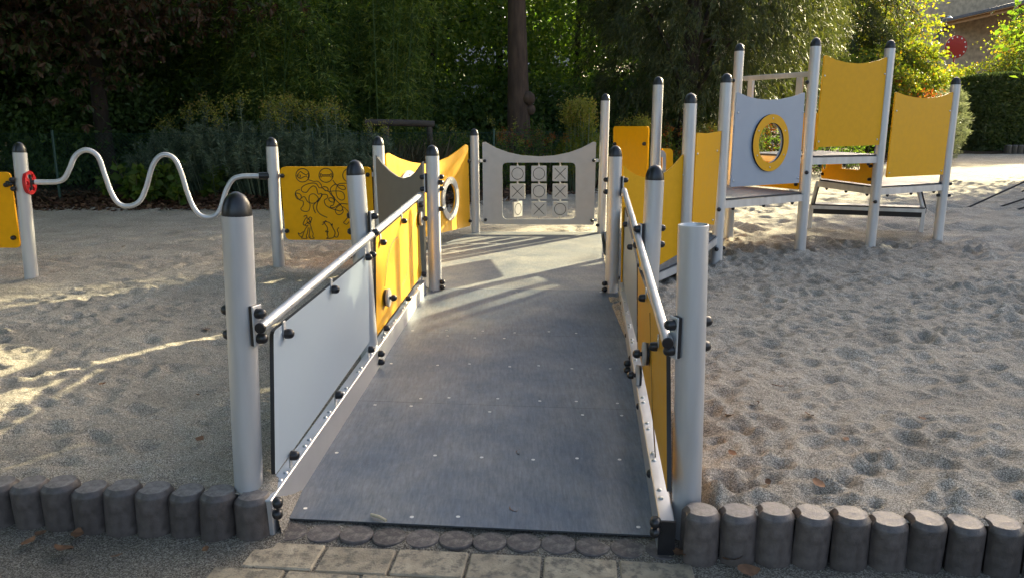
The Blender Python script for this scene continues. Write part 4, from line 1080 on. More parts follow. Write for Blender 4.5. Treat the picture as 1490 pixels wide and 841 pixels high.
def crown_drooping(seed, nc, per, r, shape=None, leaf=(0.16, 0.02), spray=0.55, droop=1.0, inner=0.5, amt=0.12):
    """conifer: hanging feathery sprays; r=(rx,ry,rz)"""
    rng = np.random.default_rng(seed)
    c, d = crown_points(rng, nc, *r, inner=inner, amt=amt)
    if shape: c[:, :2] *= shape(c[:, 2] / r[2])[:, None]
    out = unit(np.stack([d[:, 0], d[:, 1], np.zeros(nc)], 1) + rng.normal(size=(nc, 3)) * 0.25)
    axis = unit(out * 0.6 + np.array([0, 0, -droop]) + rng.normal(size=(nc, 3)) * 0.2)
    t = rng.random(nc * per)
    ln = np.repeat(rng.uniform(0.6, 1.3, nc) * spray, per)
    p = np.repeat(c, per, 0) + np.repeat(out, per, 0) * (ln * (t - t * t * 0.45))[:, None] + np.array([0, 0, -1.0]) * (droop * ln * t * t * 0.9)[:, None] + rng.normal(size=(nc * per, 3)) * 0.06
    dr = np.repeat(axis, per, 0) + rng.normal(size=p.shape) * 0.5
    return leaves(p, dr, leaf[0], leaf[1], rng, fold=0.1, belly=0.4), c

def trunk_mesh(seed, h, r, limbs, n=12, lean=(0, 0), flare=1.5, limb_r=0.28, top=0.35):
    rng = random.Random(seed); mb = MB()
    pts, rad = [], []
    for i in range(11):
        t = i / 10; pts.append(Vector((lean[0] * t + 0.04 * r / 0.2 * math.sin(3 * t + seed), lean[1] * t + 0.03 * math.sin(4.4 * t + seed), -0.3 + (h + 0.3) * t)))
        rad.append(r * (1 - (1 - top) * t) * (1 + (flare - 1) * math.exp(-t * 14)))
    mb.ringpath(pts, rad, n)
    for tgt, t in limbs:
        i = min(9, int(t * 10)); a = pts[i].lerp(pts[i + 1], t * 10 - i); b = Vector(tgt)
        m1 = a.lerp(b, 0.35) + Vector((rng.uniform(-.1, .1), rng.uniform(-.1, .1), 0.12 * (b - a).length)); m2 = a.lerp(b, 0.7) + Vector((rng.uniform(-.1, .1), rng.uniform(-.1, .1), 0.08 * (b - a).length))
        rr = r * limb_r * (1 - 0.4 * t)
        mb.ringpath(spline([a, m1, m2, b], 2), [rr * (1 - 0.8 * k / 6) for k in range(7)], 6)
    return mb
def tree(name, label, loc, crown, cen, leaf_mat, trunk_h, trunk_r, bark='dark_bark', nlimb=14, seed=1, group=None, cat='tree', lean=(0, 0), low=0.35, n=12):
    (v, f), cl = crown
    root = thing(name, label, cat, loc, group)
    rng = random.Random(seed)
    limbs = []
    idx = rng.sample(range(len(cl)), min(nlimb, len(cl)))
    for i in idx:
        t = rng.uniform(low, 0.97); limbs.append((tuple(Vector(cl[i] * 0.85) + Vector(cen)), t))
    tm = trunk_mesh(seed, trunk_h, trunk_r, limbs, lean=lean, n=n)
    me = shared('trunk', tm, bark, smooth=60)
    add_obj('trunk', me, root)
    add_obj('crown', fast_mesh('crown', v + np.array(cen), f, leaf_mat), root)
    return root
def gz(x, y): return float(zbase(np.array(x), np.array(y)))

# -- dark wood behind everything on the wavy-bar side and the middle
GW = 'trees of the dark wood behind the fence'
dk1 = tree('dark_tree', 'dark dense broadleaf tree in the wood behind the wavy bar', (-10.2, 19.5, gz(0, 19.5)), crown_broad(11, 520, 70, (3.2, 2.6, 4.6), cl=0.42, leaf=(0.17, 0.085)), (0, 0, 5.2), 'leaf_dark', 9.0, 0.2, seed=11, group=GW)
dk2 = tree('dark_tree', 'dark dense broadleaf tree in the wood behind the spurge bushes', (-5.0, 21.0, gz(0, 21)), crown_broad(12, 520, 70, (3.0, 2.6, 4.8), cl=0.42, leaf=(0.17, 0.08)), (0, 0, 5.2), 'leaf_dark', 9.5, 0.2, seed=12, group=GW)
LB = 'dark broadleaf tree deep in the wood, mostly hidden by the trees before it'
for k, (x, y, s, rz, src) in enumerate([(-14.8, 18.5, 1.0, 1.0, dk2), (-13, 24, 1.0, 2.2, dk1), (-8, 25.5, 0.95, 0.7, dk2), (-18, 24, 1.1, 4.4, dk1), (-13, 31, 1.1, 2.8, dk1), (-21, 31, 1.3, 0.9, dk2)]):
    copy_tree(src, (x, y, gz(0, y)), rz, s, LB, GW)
# -- low dark understorey shrubs closing the wood near the ground
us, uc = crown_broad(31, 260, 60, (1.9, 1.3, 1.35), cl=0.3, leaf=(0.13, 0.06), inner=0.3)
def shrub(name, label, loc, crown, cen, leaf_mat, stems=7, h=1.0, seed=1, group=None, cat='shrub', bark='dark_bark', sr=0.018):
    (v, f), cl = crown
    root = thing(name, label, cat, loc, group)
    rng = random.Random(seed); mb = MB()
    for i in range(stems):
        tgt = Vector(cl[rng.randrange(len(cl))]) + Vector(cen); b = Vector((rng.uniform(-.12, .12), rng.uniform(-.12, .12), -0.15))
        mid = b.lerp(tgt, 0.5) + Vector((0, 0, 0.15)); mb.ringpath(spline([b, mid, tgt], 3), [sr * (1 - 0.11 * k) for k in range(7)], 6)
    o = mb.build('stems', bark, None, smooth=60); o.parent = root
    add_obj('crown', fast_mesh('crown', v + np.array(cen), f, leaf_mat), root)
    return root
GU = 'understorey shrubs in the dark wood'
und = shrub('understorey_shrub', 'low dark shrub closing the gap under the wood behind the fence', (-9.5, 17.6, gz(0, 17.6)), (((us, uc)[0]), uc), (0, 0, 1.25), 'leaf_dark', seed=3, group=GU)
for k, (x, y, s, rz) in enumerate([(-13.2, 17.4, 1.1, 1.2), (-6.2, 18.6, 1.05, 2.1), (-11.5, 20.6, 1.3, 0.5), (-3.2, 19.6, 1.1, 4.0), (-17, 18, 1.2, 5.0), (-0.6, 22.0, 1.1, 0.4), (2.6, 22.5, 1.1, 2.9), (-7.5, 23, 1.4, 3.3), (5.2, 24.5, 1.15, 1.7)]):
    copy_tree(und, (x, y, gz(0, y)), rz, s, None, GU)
# -- rust-brown chestnut hanging over the corner
ch = tree('chestnut_tree', 'chestnut tree with large rust-brown withering leaves overhanging the wood edge', (-8.6, 16.6, gz(0, 16.6)), crown_palmate(41, 330, 9, (3.7, 2.2, 2.2), cl=0.42), (0.3, -1.0, 4.9), 'leaf_rust', 7.0, 0.19, seed=41, nlimb=22, low=0.5)
ch2 = copy_tree(ch, (-12.6, 17.2, gz(0, 17)), 2.3, 1.05, 'second chestnut with rust-brown leaves, standing further along the wood edge')
# -- bamboo thicket
def bamboo(loc, label, seed, n=46, h=6.5):
    rng = np.random.default_rng(seed); root = thing('bamboo_clump', label, 'bamboo', loc)
    mb = MB(); P_, D_ = [], []
    for i in range(n):
        bx, by = rng.normal(0, 0.75), rng.normal(0, 0.45); hh = h * rng.uniform(0.6, 1.05); lx, ly = rng.normal(0, 0.35), rng.normal(-0.2, 0.3)
        pts = [Vector((bx + lx * t * t * 1.6, by + ly * t * t * 1.6, hh * t - 0.1)) for t in (0, 0.25, 0.5, 0.75, 1)]
        mb.ringpath(pts, [0.014, 0.013, 0.011, 0.008, 0.003], 5)
        for k in range(46):
            t = rng.uniform(0.1, 1.0) ** 0.8; j = min(3, int(t * 4)); q = pts[j].lerp(pts[j + 1], t * 4 - j); a = rng.uniform(0, 6.28); rr = rng.uniform(0.05, 0.42)
            base = np.array(q) + np.array([math.cos(a) * rr, math.sin(a) * rr, rng.uniform(-0.05, 0.1)])
            for _ in range(9):
                P_.append(base + rng.normal(size=3) * 0.07); D_.append([math.cos(a) + rng.normal() * 0.7, math.sin(a) + rng.normal() * 0.7, -0.55 + rng.normal() * 0.35])
    o = mb.build('culms', 'leaf_dark', None, smooth=60); o.parent = root
    v, f = leaves(np.array(P_), np.array(D_), 0.15, 0.022, rng, fold=0.15, belly=0.35)
    add_obj('leaves', fast_mesh('bamboo_leaves', v, f, 'leaf_bamboo'), root)
    return root
b1 = bamboo((-4.7, 17.2, gz(0, 17.2)), 'bamboo thicket with narrow leaves standing behind the grey spurge mounds', 51)
b2 = copy_tree(b1, (-3.0, 18.0, gz(0, 18)), 1.9, (1, 1, 1.06), 'bamboo thicket beside the timber rail, leaves catching light')
b3 = copy_tree(b1, (-6.3, 18.8, gz(0, 18.8)), 4.0, (1.1, 1, 1.0), 'darker bamboo thicket next to the chestnut')
# -- light green broadleaf trees in the middle
GM = 'light green trees behind the middle of the playground'
md1 = tree('broadleaf_tree', 'light green broadleaf tree with slim dark trunk behind the timber rail', (-2.05, 20.6, gz(0, 20.6)), crown_broad(61, 300, 42, (2.0, 1.8, 3.6), cl=0.36, leaf=(0.13, 0.085), inner=0.25), (0, 0, 4.6), 'leaf_green', 8.0, 0.11, seed=61, group=GM, nlimb=16)
copy_tree(md1, (-0.35, 23.0, gz(0, 23)), 2.0, 1.05, 'light green broadleaf tree standing close behind the thick reddish trunk', GM)
copy_tree(md1, (-4.2, 24.0, gz(0, 24)), 3.6, 1.1, 'light green broadleaf tree behind the bamboo', GM)
copy_tree(md1, (2.2, 27.0, gz(0, 27)), 5.0, 1.2, 'light green broadleaf tree behind the first dark conifer', GM)
# -- the thick reddish trunk
pin = tree('large_tree', 'large tree with thick reddish-brown bare trunk behind the noughts-and-crosses panel', (0.12, 18.4, gz(0, 18.4)), crown_broad(71, 260, 60, (3.6, 3.0, 2.2), cl=0.5, leaf=(0.14, 0.07)), (0.2, 0.6, 7.6), 'leaf_dark', 8.5, 0.30, bark='bark', seed=71, nlimb=14, low=0.7, n=20)
# burls on the trunk
mb = MB()
for (x, y, z, r_) in [(0.26, -0.12, 2.05, 0.16), (0.30, -0.05, 1.8, 0.13), (-0.24, -0.15, 1.2, 0.12), (0.2, -0.2, 1.1, 0.13)]:
    mb.lathe([(r_ * 0.3 * 0, -r_)] + [(r_ * math.sin(math.pi * k / 8), -r_ * math.cos(math.pi * k / 8)) for k in range(1, 8)] + [(0, r_)], 10, (x, y, z))
o = mb.build('burls', 'bark', None, smooth=80); o.parent = pin; tag(o, kind='stuff')
# -- big drooping conifers on the tower side
GC = 'drooping dark conifers behind the climbing tower'
cone = lambda t: np.clip(1.02 - 0.36 * np.clip(t, -1, 1) - 0.25 * np.clip(t, 0, 1) ** 2, 0.1, 1.4)
cf1 = tree('conifer', 'broad dark conifer with hanging sprays right behind the warm-tinted rounded panel', (4.6, 20.6, gz(0, 20.6)), crown_drooping(81, 1500, 60, (2.7, 2.4, 5.3), cone, spray=0.8, leaf=(0.19, 0.026)), (0, 0, 6.1), 'leaf_conifer', 11.0, 0.26, seed=81, group=GC, nlimb=30, low=0.12)
copy_tree(cf1, (7.0, 24.6, gz(0, 24.6)), 2.4, (1.0, 1.0, 1.08), 'broad dark conifer with hanging sprays behind the blue-grey porthole panel', GC)
copy_tree(cf1, (9.4, 29.5, gz(0, 29.5)), 4.2, (1.0, 1.0, 1.05), 'dark conifer with hanging sprays behind the tall yellow panel', GC)
copy_tree(cf1, (14.6, 39.0, gz(0, 39)), 3.0, (1.35, 1.35, 1.1), 'dark conifer far behind, nearest the sunlit shrubs', GC)
for k, x in enumerate((-16, -11.5, -7.5, -3.5, 0.5, 4.5, 8.5, 12.5, 17.8)):
    copy_tree(dk1 if k % 2 else dk2, (x, 42 + 2 * (k % 3), gz(0, 42)), 1.3 * k, (1.25, 1.25, 0.98), 'dark tree in the far row seen only through gaps between nearer trees', 'far row of trees')
for k, x in enumerate((-14, -9.5, -5.5, -1.5, 2.5, 6.5, 10.5)):
    copy_tree(und, (x, 38.5 + (k % 2), gz(0, 38)), 0.9 * k, (1.5, 1.3, 1.5), 'dark shrub in the far row seen only through gaps between nearer trees', 'far row of shrubs')
# -- trees out of the frame that keep the near sand in shade
GS = 'shade trees beside the playground'
st1 = tree('shade_tree', 'tall dense tree beyond the rope climber shading the near sand', (18.35, 22.6, gz(0, 22.6)), crown_broad(91, 620, 60, (3.0, 3.0, 5.6), cl=0.5, leaf=(0.24, 0.13), inner=0.2, amt=0.12), (0, 0, 6.2), 'leaf_green', 10.5, 0.3, bark='bark', seed=91, group=GS)
copy_tree(st1, (22.2, 24.4, gz(0, 24)), 1.3, (1.0, 1.0, 1.1), 'tall dense tree at the end of the shade tree row', GS)
copy_tree(st1, (21.5, 20.0, gz(0, 20)), 3.3, (1.15, 1.15, 1.05), 'second tall dense tree in the shade tree row', GS)
copy_tree(st1, (25.5, 18.0, gz(0, 18)), 5.1, (1.2, 1.2, 1.1), 'tall dense tree near the middle of the shade tree row', GS)
for x, y, rz, sc in [(-13.5, 9.5, 0.5, 1.5), (-11.5, -5.0, 4.0, 1.5)]:  # unseen trees, added to cut skylight on the sand by the wavy bar
    copy_tree(st1, (x, y, gz(0, 5)), rz, sc, 'unseen tall tree added beside the wavy bar to dim the sand', 'unseen trees added beside the wavy bar')
tree('added_canopy_tree', 'unseen broad tree added so its high crown dims the smooth sand', (-8.6, 2.6, gz(0, 3)), crown_broad(95, 760, 60, (5.2, 5.6, 2.2), cl=0.6, leaf=(0.26, 0.15), inner=0.1), (2.6, 0.6, 9.6), 'leaf_green', 10.0, 0.26, seed=95, low=0.6, nlimb=20)  # unseen canopy, added and spread wide to darken the smooth sand
# -- sunlit shrubs and trees before the house
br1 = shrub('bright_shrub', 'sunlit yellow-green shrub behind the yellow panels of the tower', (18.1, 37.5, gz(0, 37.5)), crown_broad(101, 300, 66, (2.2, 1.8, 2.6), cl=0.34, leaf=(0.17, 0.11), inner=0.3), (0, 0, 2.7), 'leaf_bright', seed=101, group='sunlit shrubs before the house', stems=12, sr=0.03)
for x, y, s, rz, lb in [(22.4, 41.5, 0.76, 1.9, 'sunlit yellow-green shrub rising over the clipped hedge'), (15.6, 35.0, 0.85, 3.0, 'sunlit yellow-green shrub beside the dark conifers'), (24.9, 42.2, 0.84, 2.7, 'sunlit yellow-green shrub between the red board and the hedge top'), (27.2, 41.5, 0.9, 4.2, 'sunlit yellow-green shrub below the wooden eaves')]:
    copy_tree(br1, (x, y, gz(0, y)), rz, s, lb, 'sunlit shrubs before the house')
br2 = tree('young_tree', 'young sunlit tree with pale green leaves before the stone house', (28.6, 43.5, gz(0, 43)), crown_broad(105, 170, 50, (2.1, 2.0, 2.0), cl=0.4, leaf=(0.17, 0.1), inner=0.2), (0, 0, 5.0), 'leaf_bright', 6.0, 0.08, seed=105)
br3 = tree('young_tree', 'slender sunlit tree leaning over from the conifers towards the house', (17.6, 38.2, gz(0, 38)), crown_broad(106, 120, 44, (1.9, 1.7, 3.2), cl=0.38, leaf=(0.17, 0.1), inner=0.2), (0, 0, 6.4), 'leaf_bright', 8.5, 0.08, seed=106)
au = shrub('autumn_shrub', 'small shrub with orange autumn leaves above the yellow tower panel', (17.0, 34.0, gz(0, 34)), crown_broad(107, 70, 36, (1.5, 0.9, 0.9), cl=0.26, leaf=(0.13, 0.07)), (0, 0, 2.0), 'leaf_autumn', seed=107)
copy_tree(au, (12.0, 30.0, gz(0, 30)), 2.0, 0.9, 'small orange-leaved shrub behind the guard rail of the tower')
# -- clipped hedge
def hedge():
    rng = np.random.default_rng(121); root = thing('clipped_hedge', 'dark clipped box-shaped hedge at the far edge of the sand', 'hedge', (24.9, 38.6, gz(0, 38)))
    n = 36000; hx, hy, hz = 2.55, 1.1, 1.8
    p = rng.uniform(-1, 1, (n, 3)); ax = rng.integers(0, 5, n)
    for i, (a, s) in enumerate([(0, -1), (0, 1), (1, -1), (1, 1), (2, 1)]): p[ax == i, a] = s * (1.02 - np.abs(rng.normal(0, 0.09, (ax == i).sum())))
    d = np.sign(p) * (np.abs(p) > 0.85) + rng.normal(size=p.shape) * 0.5
    q = p * np.array([hx, hy, hz]) * (1 + 0.03 * np.sin(p[:, :1] * 9) * np.cos(p[:, 2:] * 7)) + np.array([0, 0, hz + 0.02])
    v, f = leaves(q, d, 0.17, 0.11, rng); add_obj('crown', fast_mesh('hedge_leaves', v, f, 'leaf_hedge'), root)
    mb = MB()
    for x in (-1.3, -0.6, 0.1, 0.8, 1.4): mb.ringpath([Vector((x, 0, -0.2)), Vector((x + 0.05, 0, 0.9)), Vector((x - 0.03, 0.05, 2.2))], [0.05, 0.04, 0.015], 7)
    o = mb.build('stems', 'dark_bark', None, smooth=60); o.parent = root; tag(o, kind='stuff')
    mb = MB(); mb.box((0, 0, hz - 0.02), 2 * hx - 0.35, 2 * hy - 0.35, 2 * hz - 0.3); o = mb.build('dense_core', 'leaf_dark', None, smooth=0); o.parent = root
    return root
hedge()
pb = shrub('pale_shrub', 'pale grey-green feathery shrub beside the last tower post', (15.75, 28.6, gz(0, 28)), crown_drooping(131, 190, 44, (0.68, 0.66, 1.3), None, spray=0.26, leaf=(0.14, 0.021), droop=-0.3, inner=0.3), (0, 0, 1.4), 'leaf_pale', seed=131)

# ------------------------------------------------------------------ planting along the bed
def spurge(seed, nst=160, r=1.08, h=1.38, flowers=6, fl_h=0.4):
    rng = np.random.default_rng(seed); P_, D_, S_, FP, FD = [], [], MB(), [], []
    for i in range(nst):
        a = rng.uniform(0, 6.283); q = math.sqrt(rng.random()); hh = h * (1 - 0.45 * q ** 2.5) * rng.uniform(0.82, 1.12)
        b = np.array([math.cos(a) * q * r * 0.55, math.sin(a) * q * r * 0.55, -0.05]); e = np.array([math.cos(a) * q * r, math.sin(a) * q * r, hh])
        fl = i < flowers
        if fl: e[:2] *= 0.6; e[2] = h + fl_h * rng.uniform(0.3, 1.0)
        S_.ringpath([Vector(b), Vector((b + e) / 2 + np.array([0, 0, 0.06])), Vector(e)], [0.009, 0.008, 0.005], 4)
        ax = unit((e - b)[None])[0]
        n = 74; t = rng.random(n) ** 0.7; L_ = 0.42
        pp = e - ax * (L_ * (1 - t))[:, None]
        ang = rng.uniform(0, 6.283, n); o1 = unit(np.cross(ax, [0.3, 0.2, 1.0])[None])[0]; o2 = np.cross(ax, o1)
        out = np.cos(ang)[:, None] * o1 + np.sin(ang)[:, None] * o2
        P_.append(pp); D_.append(out + ax * (0.15 + 0.75 * t[:, None] ** 2))
        if fl:
            k = 110; FP.append(e + rng.normal(size=(k, 3)) * np.array([0.085, 0.085, 0.10])); FD.append(rng.normal(size=(k, 3)) + np.array([0, 0, 0.3]))
    v, f = leaves(np.concatenate(P_), np.concatenate(D_), 0.095, 0.014, rng, fold=0.1)
    fv = leaves(np.concatenate(FP), np.concatenate(FD), 0.04, 0.034, rng) if FP else None
    return (v, f), fv, S_
def spurge_plant(label, loc, seed, **kw):
    g = kw.pop('group', 'grey-green spurge mounds along the fence')
    lm = kw.pop('leaf_mat', 'leaf_spurge')
    (v, f), fv, S_ = spurge(seed, **kw); root = thing('spurge_mound', label, 'plant', loc, g)
    o = S_.build('stems', 'leaf_spurge', None, smooth=0); o.parent = root; tag(o, kind='stuff')
    add_obj('leaves', fast_mesh('spurge_leaves', v, f, lm), root)
    if fv: tag(add_obj('flower_heads', fast_mesh('spurge_flowers', fv[0], fv[1], 'spurge_flower'), root), kind='stuff')
    return root
def bz(x, y): return gz(x, y) + 0.06
s1 = spurge_plant('grey-green spurge mound with tall yellowish flower heads before the bamboo', (-4.85, 15.3, bz(0, 15.3)), 201, flowers=9, fl_h=0.62)
s2 = spurge_plant('grey-green spurge mound with few flower heads beside the wavy bar', (-5.85, 15.4, bz(0, 15.4)), 202, flowers=4, fl_h=0.5)
copy_tree(s1, (-3.85, 15.2, bz(0, 15.2)), 2.0, (1, 1, 0.95), 'grey-green spurge mound right behind the maze panel')
copy_tree(s2, (-2.95, 15.6, bz(0, 15.6)), 1.0, 0.86, 'low grey-green spurge mound beside the timber rail')
copy_tree(s2, (-6.75, 15.7, bz(0, 15.7)), 3.6, 0.9, 'low grey-green spurge mound in the shade of the chestnut')
s3 = spurge_plant('bright yellow-green spurge bush behind the noughts-and-crosses panel post', (1.55, 17.2, bz(0, 17.2)), 203, nst=90, r=0.62, h=1.35, flowers=22, fl_h=0.5, leaf_mat='leaf_bright', group='bright spurge bushes')
copy_tree(s3, (2.9, 18.4, bz(0, 18.4)), 2.2, (0.9, 0.9, 0.8), 'bright spurge bush behind the warm-tinted rounded panel', 'bright spurge bushes')
copy_tree(s3, (4.6, 18.9, bz(0, 18.9)), 4.2, (1.2, 1.0, 0.72), 'bright spurge bush seen between the tower posts', 'bright spurge bushes')
# leafy weeds with upright stems
def weed(label, loc, seed, nst=26, r=0.55, h=1.25, leaf=(0.085, 0.035), lm='leaf_green', fl=0.3, fm='spurge_flower', name='tall_weed', group='tall leafy weeds in the planting bed'):
    rng = np.random.default_rng(seed); S_ = MB(); P_, D_, FP, FD = [], [], [], []
    for i in range(nst):
        b = np.array([rng.normal(0, r * 0.4), rng.normal(0, r * 0.35), -0.05]); e = b + np.array([rng.normal(0, 0.22), rng.normal(0, 0.2), h * rng.uniform(0.55, 1.1)])
        S_.ringpath([Vector(b), Vector((b + e) / 2 + rng.normal(size=3) * 0.03), Vector(e)], [0.007, 0.006, 0.003], 4)
        n = 46; t = rng.uniform(0.15, 1, n); a = rng.uniform(0, 6.283, n); P_.append(b + (e - b) * t[:, None] + rng.normal(size=(n, 3)) * 0.02)
        D_.append(np.stack([np.cos(a), np.sin(a), rng.uniform(-0.4, 0.5, n)], 1))
        if rng.random() < fl: k = 40; FP.append(e + rng.normal(size=(k, 3)) * 0.05); FD.append(rng.normal(size=(k, 3)))
    root = thing(name, label, 'plant', loc, group)
    o = S_.build('stems', 'dry_grass', None, smooth=0); o.parent = root; tag(o, kind='stuff')
    v, f = leaves(np.concatenate(P_), np.concatenate(D_), leaf[0], leaf[1], rng); add_obj('leaves', fast_mesh('weed_leaves', v, f, lm), root)
    if FP: v, f = leaves(np.concatenate(FP), np.concatenate(FD), 0.035, 0.025, rng); tag(add_obj('flower_heads', fast_mesh('weed_flowers', v, f, fm), root), kind='stuff')
    return root
w1 = weed('tall leafy weed clump behind the porthole panel of the platform', (-0.9, 17.2, bz(0, 17.2)), 211)
w0 = weed('dense leafy weed clump hiding the foot of the thick reddish trunk', (0.25, 17.3, bz(0, 17.3)), 213, nst=40, h=1.55)
w2 = weed('leafy weed clump with reddish tops beside the bright spurge', (0.75, 17.6, bz(0, 17.6)), 212, fm='leaf_autumn', fl=0.6)
for i, (x, y, s, rz, src, lb) in enumerate([(-0.1, 17.0, 1.0, 1.1, w2, 'weed clump with reddish tops at the foot of the thick reddish trunk'), (-1.6, 17.8, 1.1, 2.4, w1, 'tall leafy weed clump behind the timber rail'), (2.2, 18.2, 1.0, 3.9, w1, 'leafy weed clump between the two bright spurge bushes'), (3.7, 18.8, 1.1, 0.6, w2, 'weed clump with reddish tops behind the tallest platform post'), (5.8, 20.4, 1.15, 2.0, w1, 'leafy weed clump behind the yellow guard panel beside the tower'), (6.9, 21.0, 1.1, 4.4, w2, 'weed clump with reddish tops seen through the tower porthole'), (8.4, 22.3, 1.3, 5.5, w1, 'leafy weed clump behind the tower decks'), (10.4, 24.2, 1.3, 1.5, w2, 'reddish-topped weed clump under the sunlit shrubs')]):
    copy_tree(src, (x, y, bz(0, y)), rz, s, lb)
# broad-leaved creeper at the fence
cr = weed('broad-leaved green creeper at the fence below the wavy bar', (-6.35, 14.55, bz(0, 14.5)), 221, nst=14, r=0.8, h=0.75, leaf=(0.17, 0.15), fl=0, name='creeper', group=None)
copy_tree(cr, (-7.2, 14.7, bz(0, 14.6)), 2.6, 0.8, 'smaller broad-leaved creeper beside the green fence post')
# pale dry grass tuft
def tuft(label, loc, seed, n=420, h=0.95, r=0.5):
    rng = np.random.default_rng(seed); root = thing('dry_grass_tuft', label, 'grass', loc, 'dry grass tufts')
    p = rng.normal(size=(n, 3)) * np.array([r * 0.45, r * 0.35, 0]); d = rng.normal(size=(n, 3)) * np.array([0.42, 0.42, 0.1]) + np.array([0, 0, 1.0])
    v, f = leaves(p, d, h, 0.009, rng, fold=0.1, curl=0.12); o = add_obj('blades', fast_mesh('grass_blades', v, f, 'dry_grass'), root); tag(o, kind='stuff')
    return root
t1 = tuft('pale dry grass tuft beneath the timber rail', (-2.35, 15.9, bz(0, 15.9)), 231)
copy_tree(t1, (-1.75, 16.2, bz(0, 16.2)), 1.0, 1.05, 'pale dry grass tuft behind the yellow porthole panel')
copy_tree(t1, (-3.05, 16.4, bz(0, 16.4)), 2.0, 0.9, 'pale dry grass tuft next to the low spurge mound')
# fallen leaves heaped along the bed edge
def litter():
    rng = np.random.default_rng(241); n = 9000
    x = np.concatenate([rng.uniform(-13, -2, n * 2 // 3), rng.uniform(-2, 16, n // 3)]); m = len(x)
    y = bed_edge(x) + rng.normal(0.35, 0.55, m); y = np.where(y < bed_edge(x) - 0.5, bed_edge(x) + 0.4, y)
    T = np.clip(y - bed_edge(x), 0, 1); z = zbase(x, y) - 0.02 + 0.15 * sstep(T / 0.9) + rng.random(m) * 0.05 + 0.01
    a = rng.uniform(0, 6.283, m); v, f = leaves(np.stack([x, y, z], 1), np.stack([np.cos(a), np.sin(a), rng.normal(0, 0.25, m)], 1), 0.11, 0.075, rng, up=2.5, fold=0.5)
    o = add_obj('leaf_litter', fast_mesh('leaf_litter', v, f, 'leaf_litter')); tag(o, 'brown fallen leaves strewn along the edge of the planting bed', 'leaves', kind='stuff')
litter()

# ------------------------------------------------------------------ fence, timber rail, buildings behind
fen = thing('chain_link_fence', 'low green chain-link fence between the sand and the dark wood', 'fence', (-8.6, 14.75, bz(0, 14.7)))
fpts = [Vector((-17.5, 15.0, 0)), Vector((-13.2, 14.85, 0)), Vector((-8.62, 14.72, 0)), Vector((-3.78, 14.85, 0)), Vector((-0.38, 16.35, 0)), Vector((1.9, 17.8, 0))]
for p in fpts:
    b = bz(p.x, p.y); mb = MB(); mb.lathe([(0.024, -0.3), (0.024, 1.30), (0.02, 1.32), (0, 1.325)], 12, (p.x, p.y, b)); mb.build('fence_post', 'green_paint', fen)
for a, b in zip(fpts[:-1], fpts[1:]):
    za, zb_ = bz(a.x, a.y), bz(b.x, b.y); d = b - a; L_ = Vector((d.x, d.y, 0)).length
    mb = MB(); hgt = 1.22
    def fp(s, z): t = s / L_; return Vector((a.x + d.x * t, a.y + d.y * t, za + (zb_ - za) * t + 0.03 + z))
    s = -hgt
    while s < L_:
        for sg in (1, -1):
            s0, s1_ = (s, s + hgt); z0, z1_ = (0, hgt) if sg > 0 else (hgt, 0)
            t0 = max(0, (0 - s0) / (s1_ - s0)); t1_ = min(1, (L_ - s0) / (s1_ - s0))
            if t1_ > t0 + 0.01: mb.ringpath([fp(s0 + (s1_ - s0) * t0, z0 + (z1_ - z0) * t0), fp(s0 + (s1_ - s0) * t1_, z0 + (z1_ - z0) * t1_)], 0.0022, 3, caps=False)
        s += 0.075
    for z in (0.02, 0.62, hgt): mb.ringpath([fp(0, z), fp(L_, z)], 0.0035, 4, caps=False)
    tag(mb.build('wire_mesh', 'green_paint', fen, smooth=0), kind='stuff')
tim = thing('timber_rail', 'dark weathered timber rail on posts among the dry grass', 'timber rail', (-2.5, 16.3, bz(0, 16.3)))
ta, tb = Pt(531, 179, 16.3), Pt(632, 181, 16.6)
mb = MB(); mb.ringpath([ta, ta.lerp(tb, 0.5) + Vector((0, 0, 0.01)), tb], [0.075, 0.072, 0.068], 14); mb.build('top_log', 'timber', tim)
for t in (0.06, 0.30, 0.93):
    c = ta.lerp(tb, t); mb = MB(); mb.ringpath([Vector((c.x, c.y, -0.2)), Vector((c.x, c.y, c.z - 0.06))], 0.062, 12); mb.build('rail_post', 'timber', tim)
mb = MB(); mb.ringpath([Vector((ta.x + 0.1, ta.y - 0.02, 1.25)), Vector((ta.x + 0.45, ta.y, 1.12))], 0.035, 8); mb.build('brace', 'timber', tim)
# shed with white louvred window behind the thick trunk
shd = thing('garden_shed', 'grey shed with slate roof and white slatted shutter behind the thick trunk', 'shed', (1.2, 34.0, gz(0, 34)))
A_ = Pt(690, 84, 34); B_ = Pt(800, 74, 34)
mb = MB(); mb.box((0.0, 36.0, 1.6), 5.0, 3.6, 3.0); mb.build('wall', 'pale_wall', shd, smooth=0)
mb = MB(); zr0 = Pt(780, 92, 34).z; mb.add([(-2.8, 33.8, zr0 - 0.12), (2.75, 33.8, zr0 - 0.12), (1.9, 36, zr0 + 0.85), (-2.0, 36, zr0 + 0.85), (-2.8, 38.2, zr0 - 0.12), (2.75, 38.2, zr0 - 0.12)], [(0, 1, 2, 3), (3, 2, 5, 4), (1, 5, 2), (0, 3, 4), (0, 4, 5, 1)]); mb.build('roof', 'roof_slate', shd, smooth=0)
wn_ = MB(); wl = Pt(769, 170, 34.1); wr = Pt(801, 146, 34.1)
wn_.box(((wl.x + wr.x) / 2, 34.16, (wl.z + wr.z) / 2), abs(wr.x - wl.x), 0.06, abs(wr.z - wl.z)); wnd = wn_.build('window', 'glass_dark', shd, smooth=0)
for k in range(8):
    mb = MB(); mb.box(((wl.x + wr.x) / 2, 34.10, wl.z + (wr.z - wl.z) * (k + 0.5) / 8), abs(wr.x - wl.x), 0.05, 0.06); mb.build('slat', 'white_paint', wnd, smooth=0)
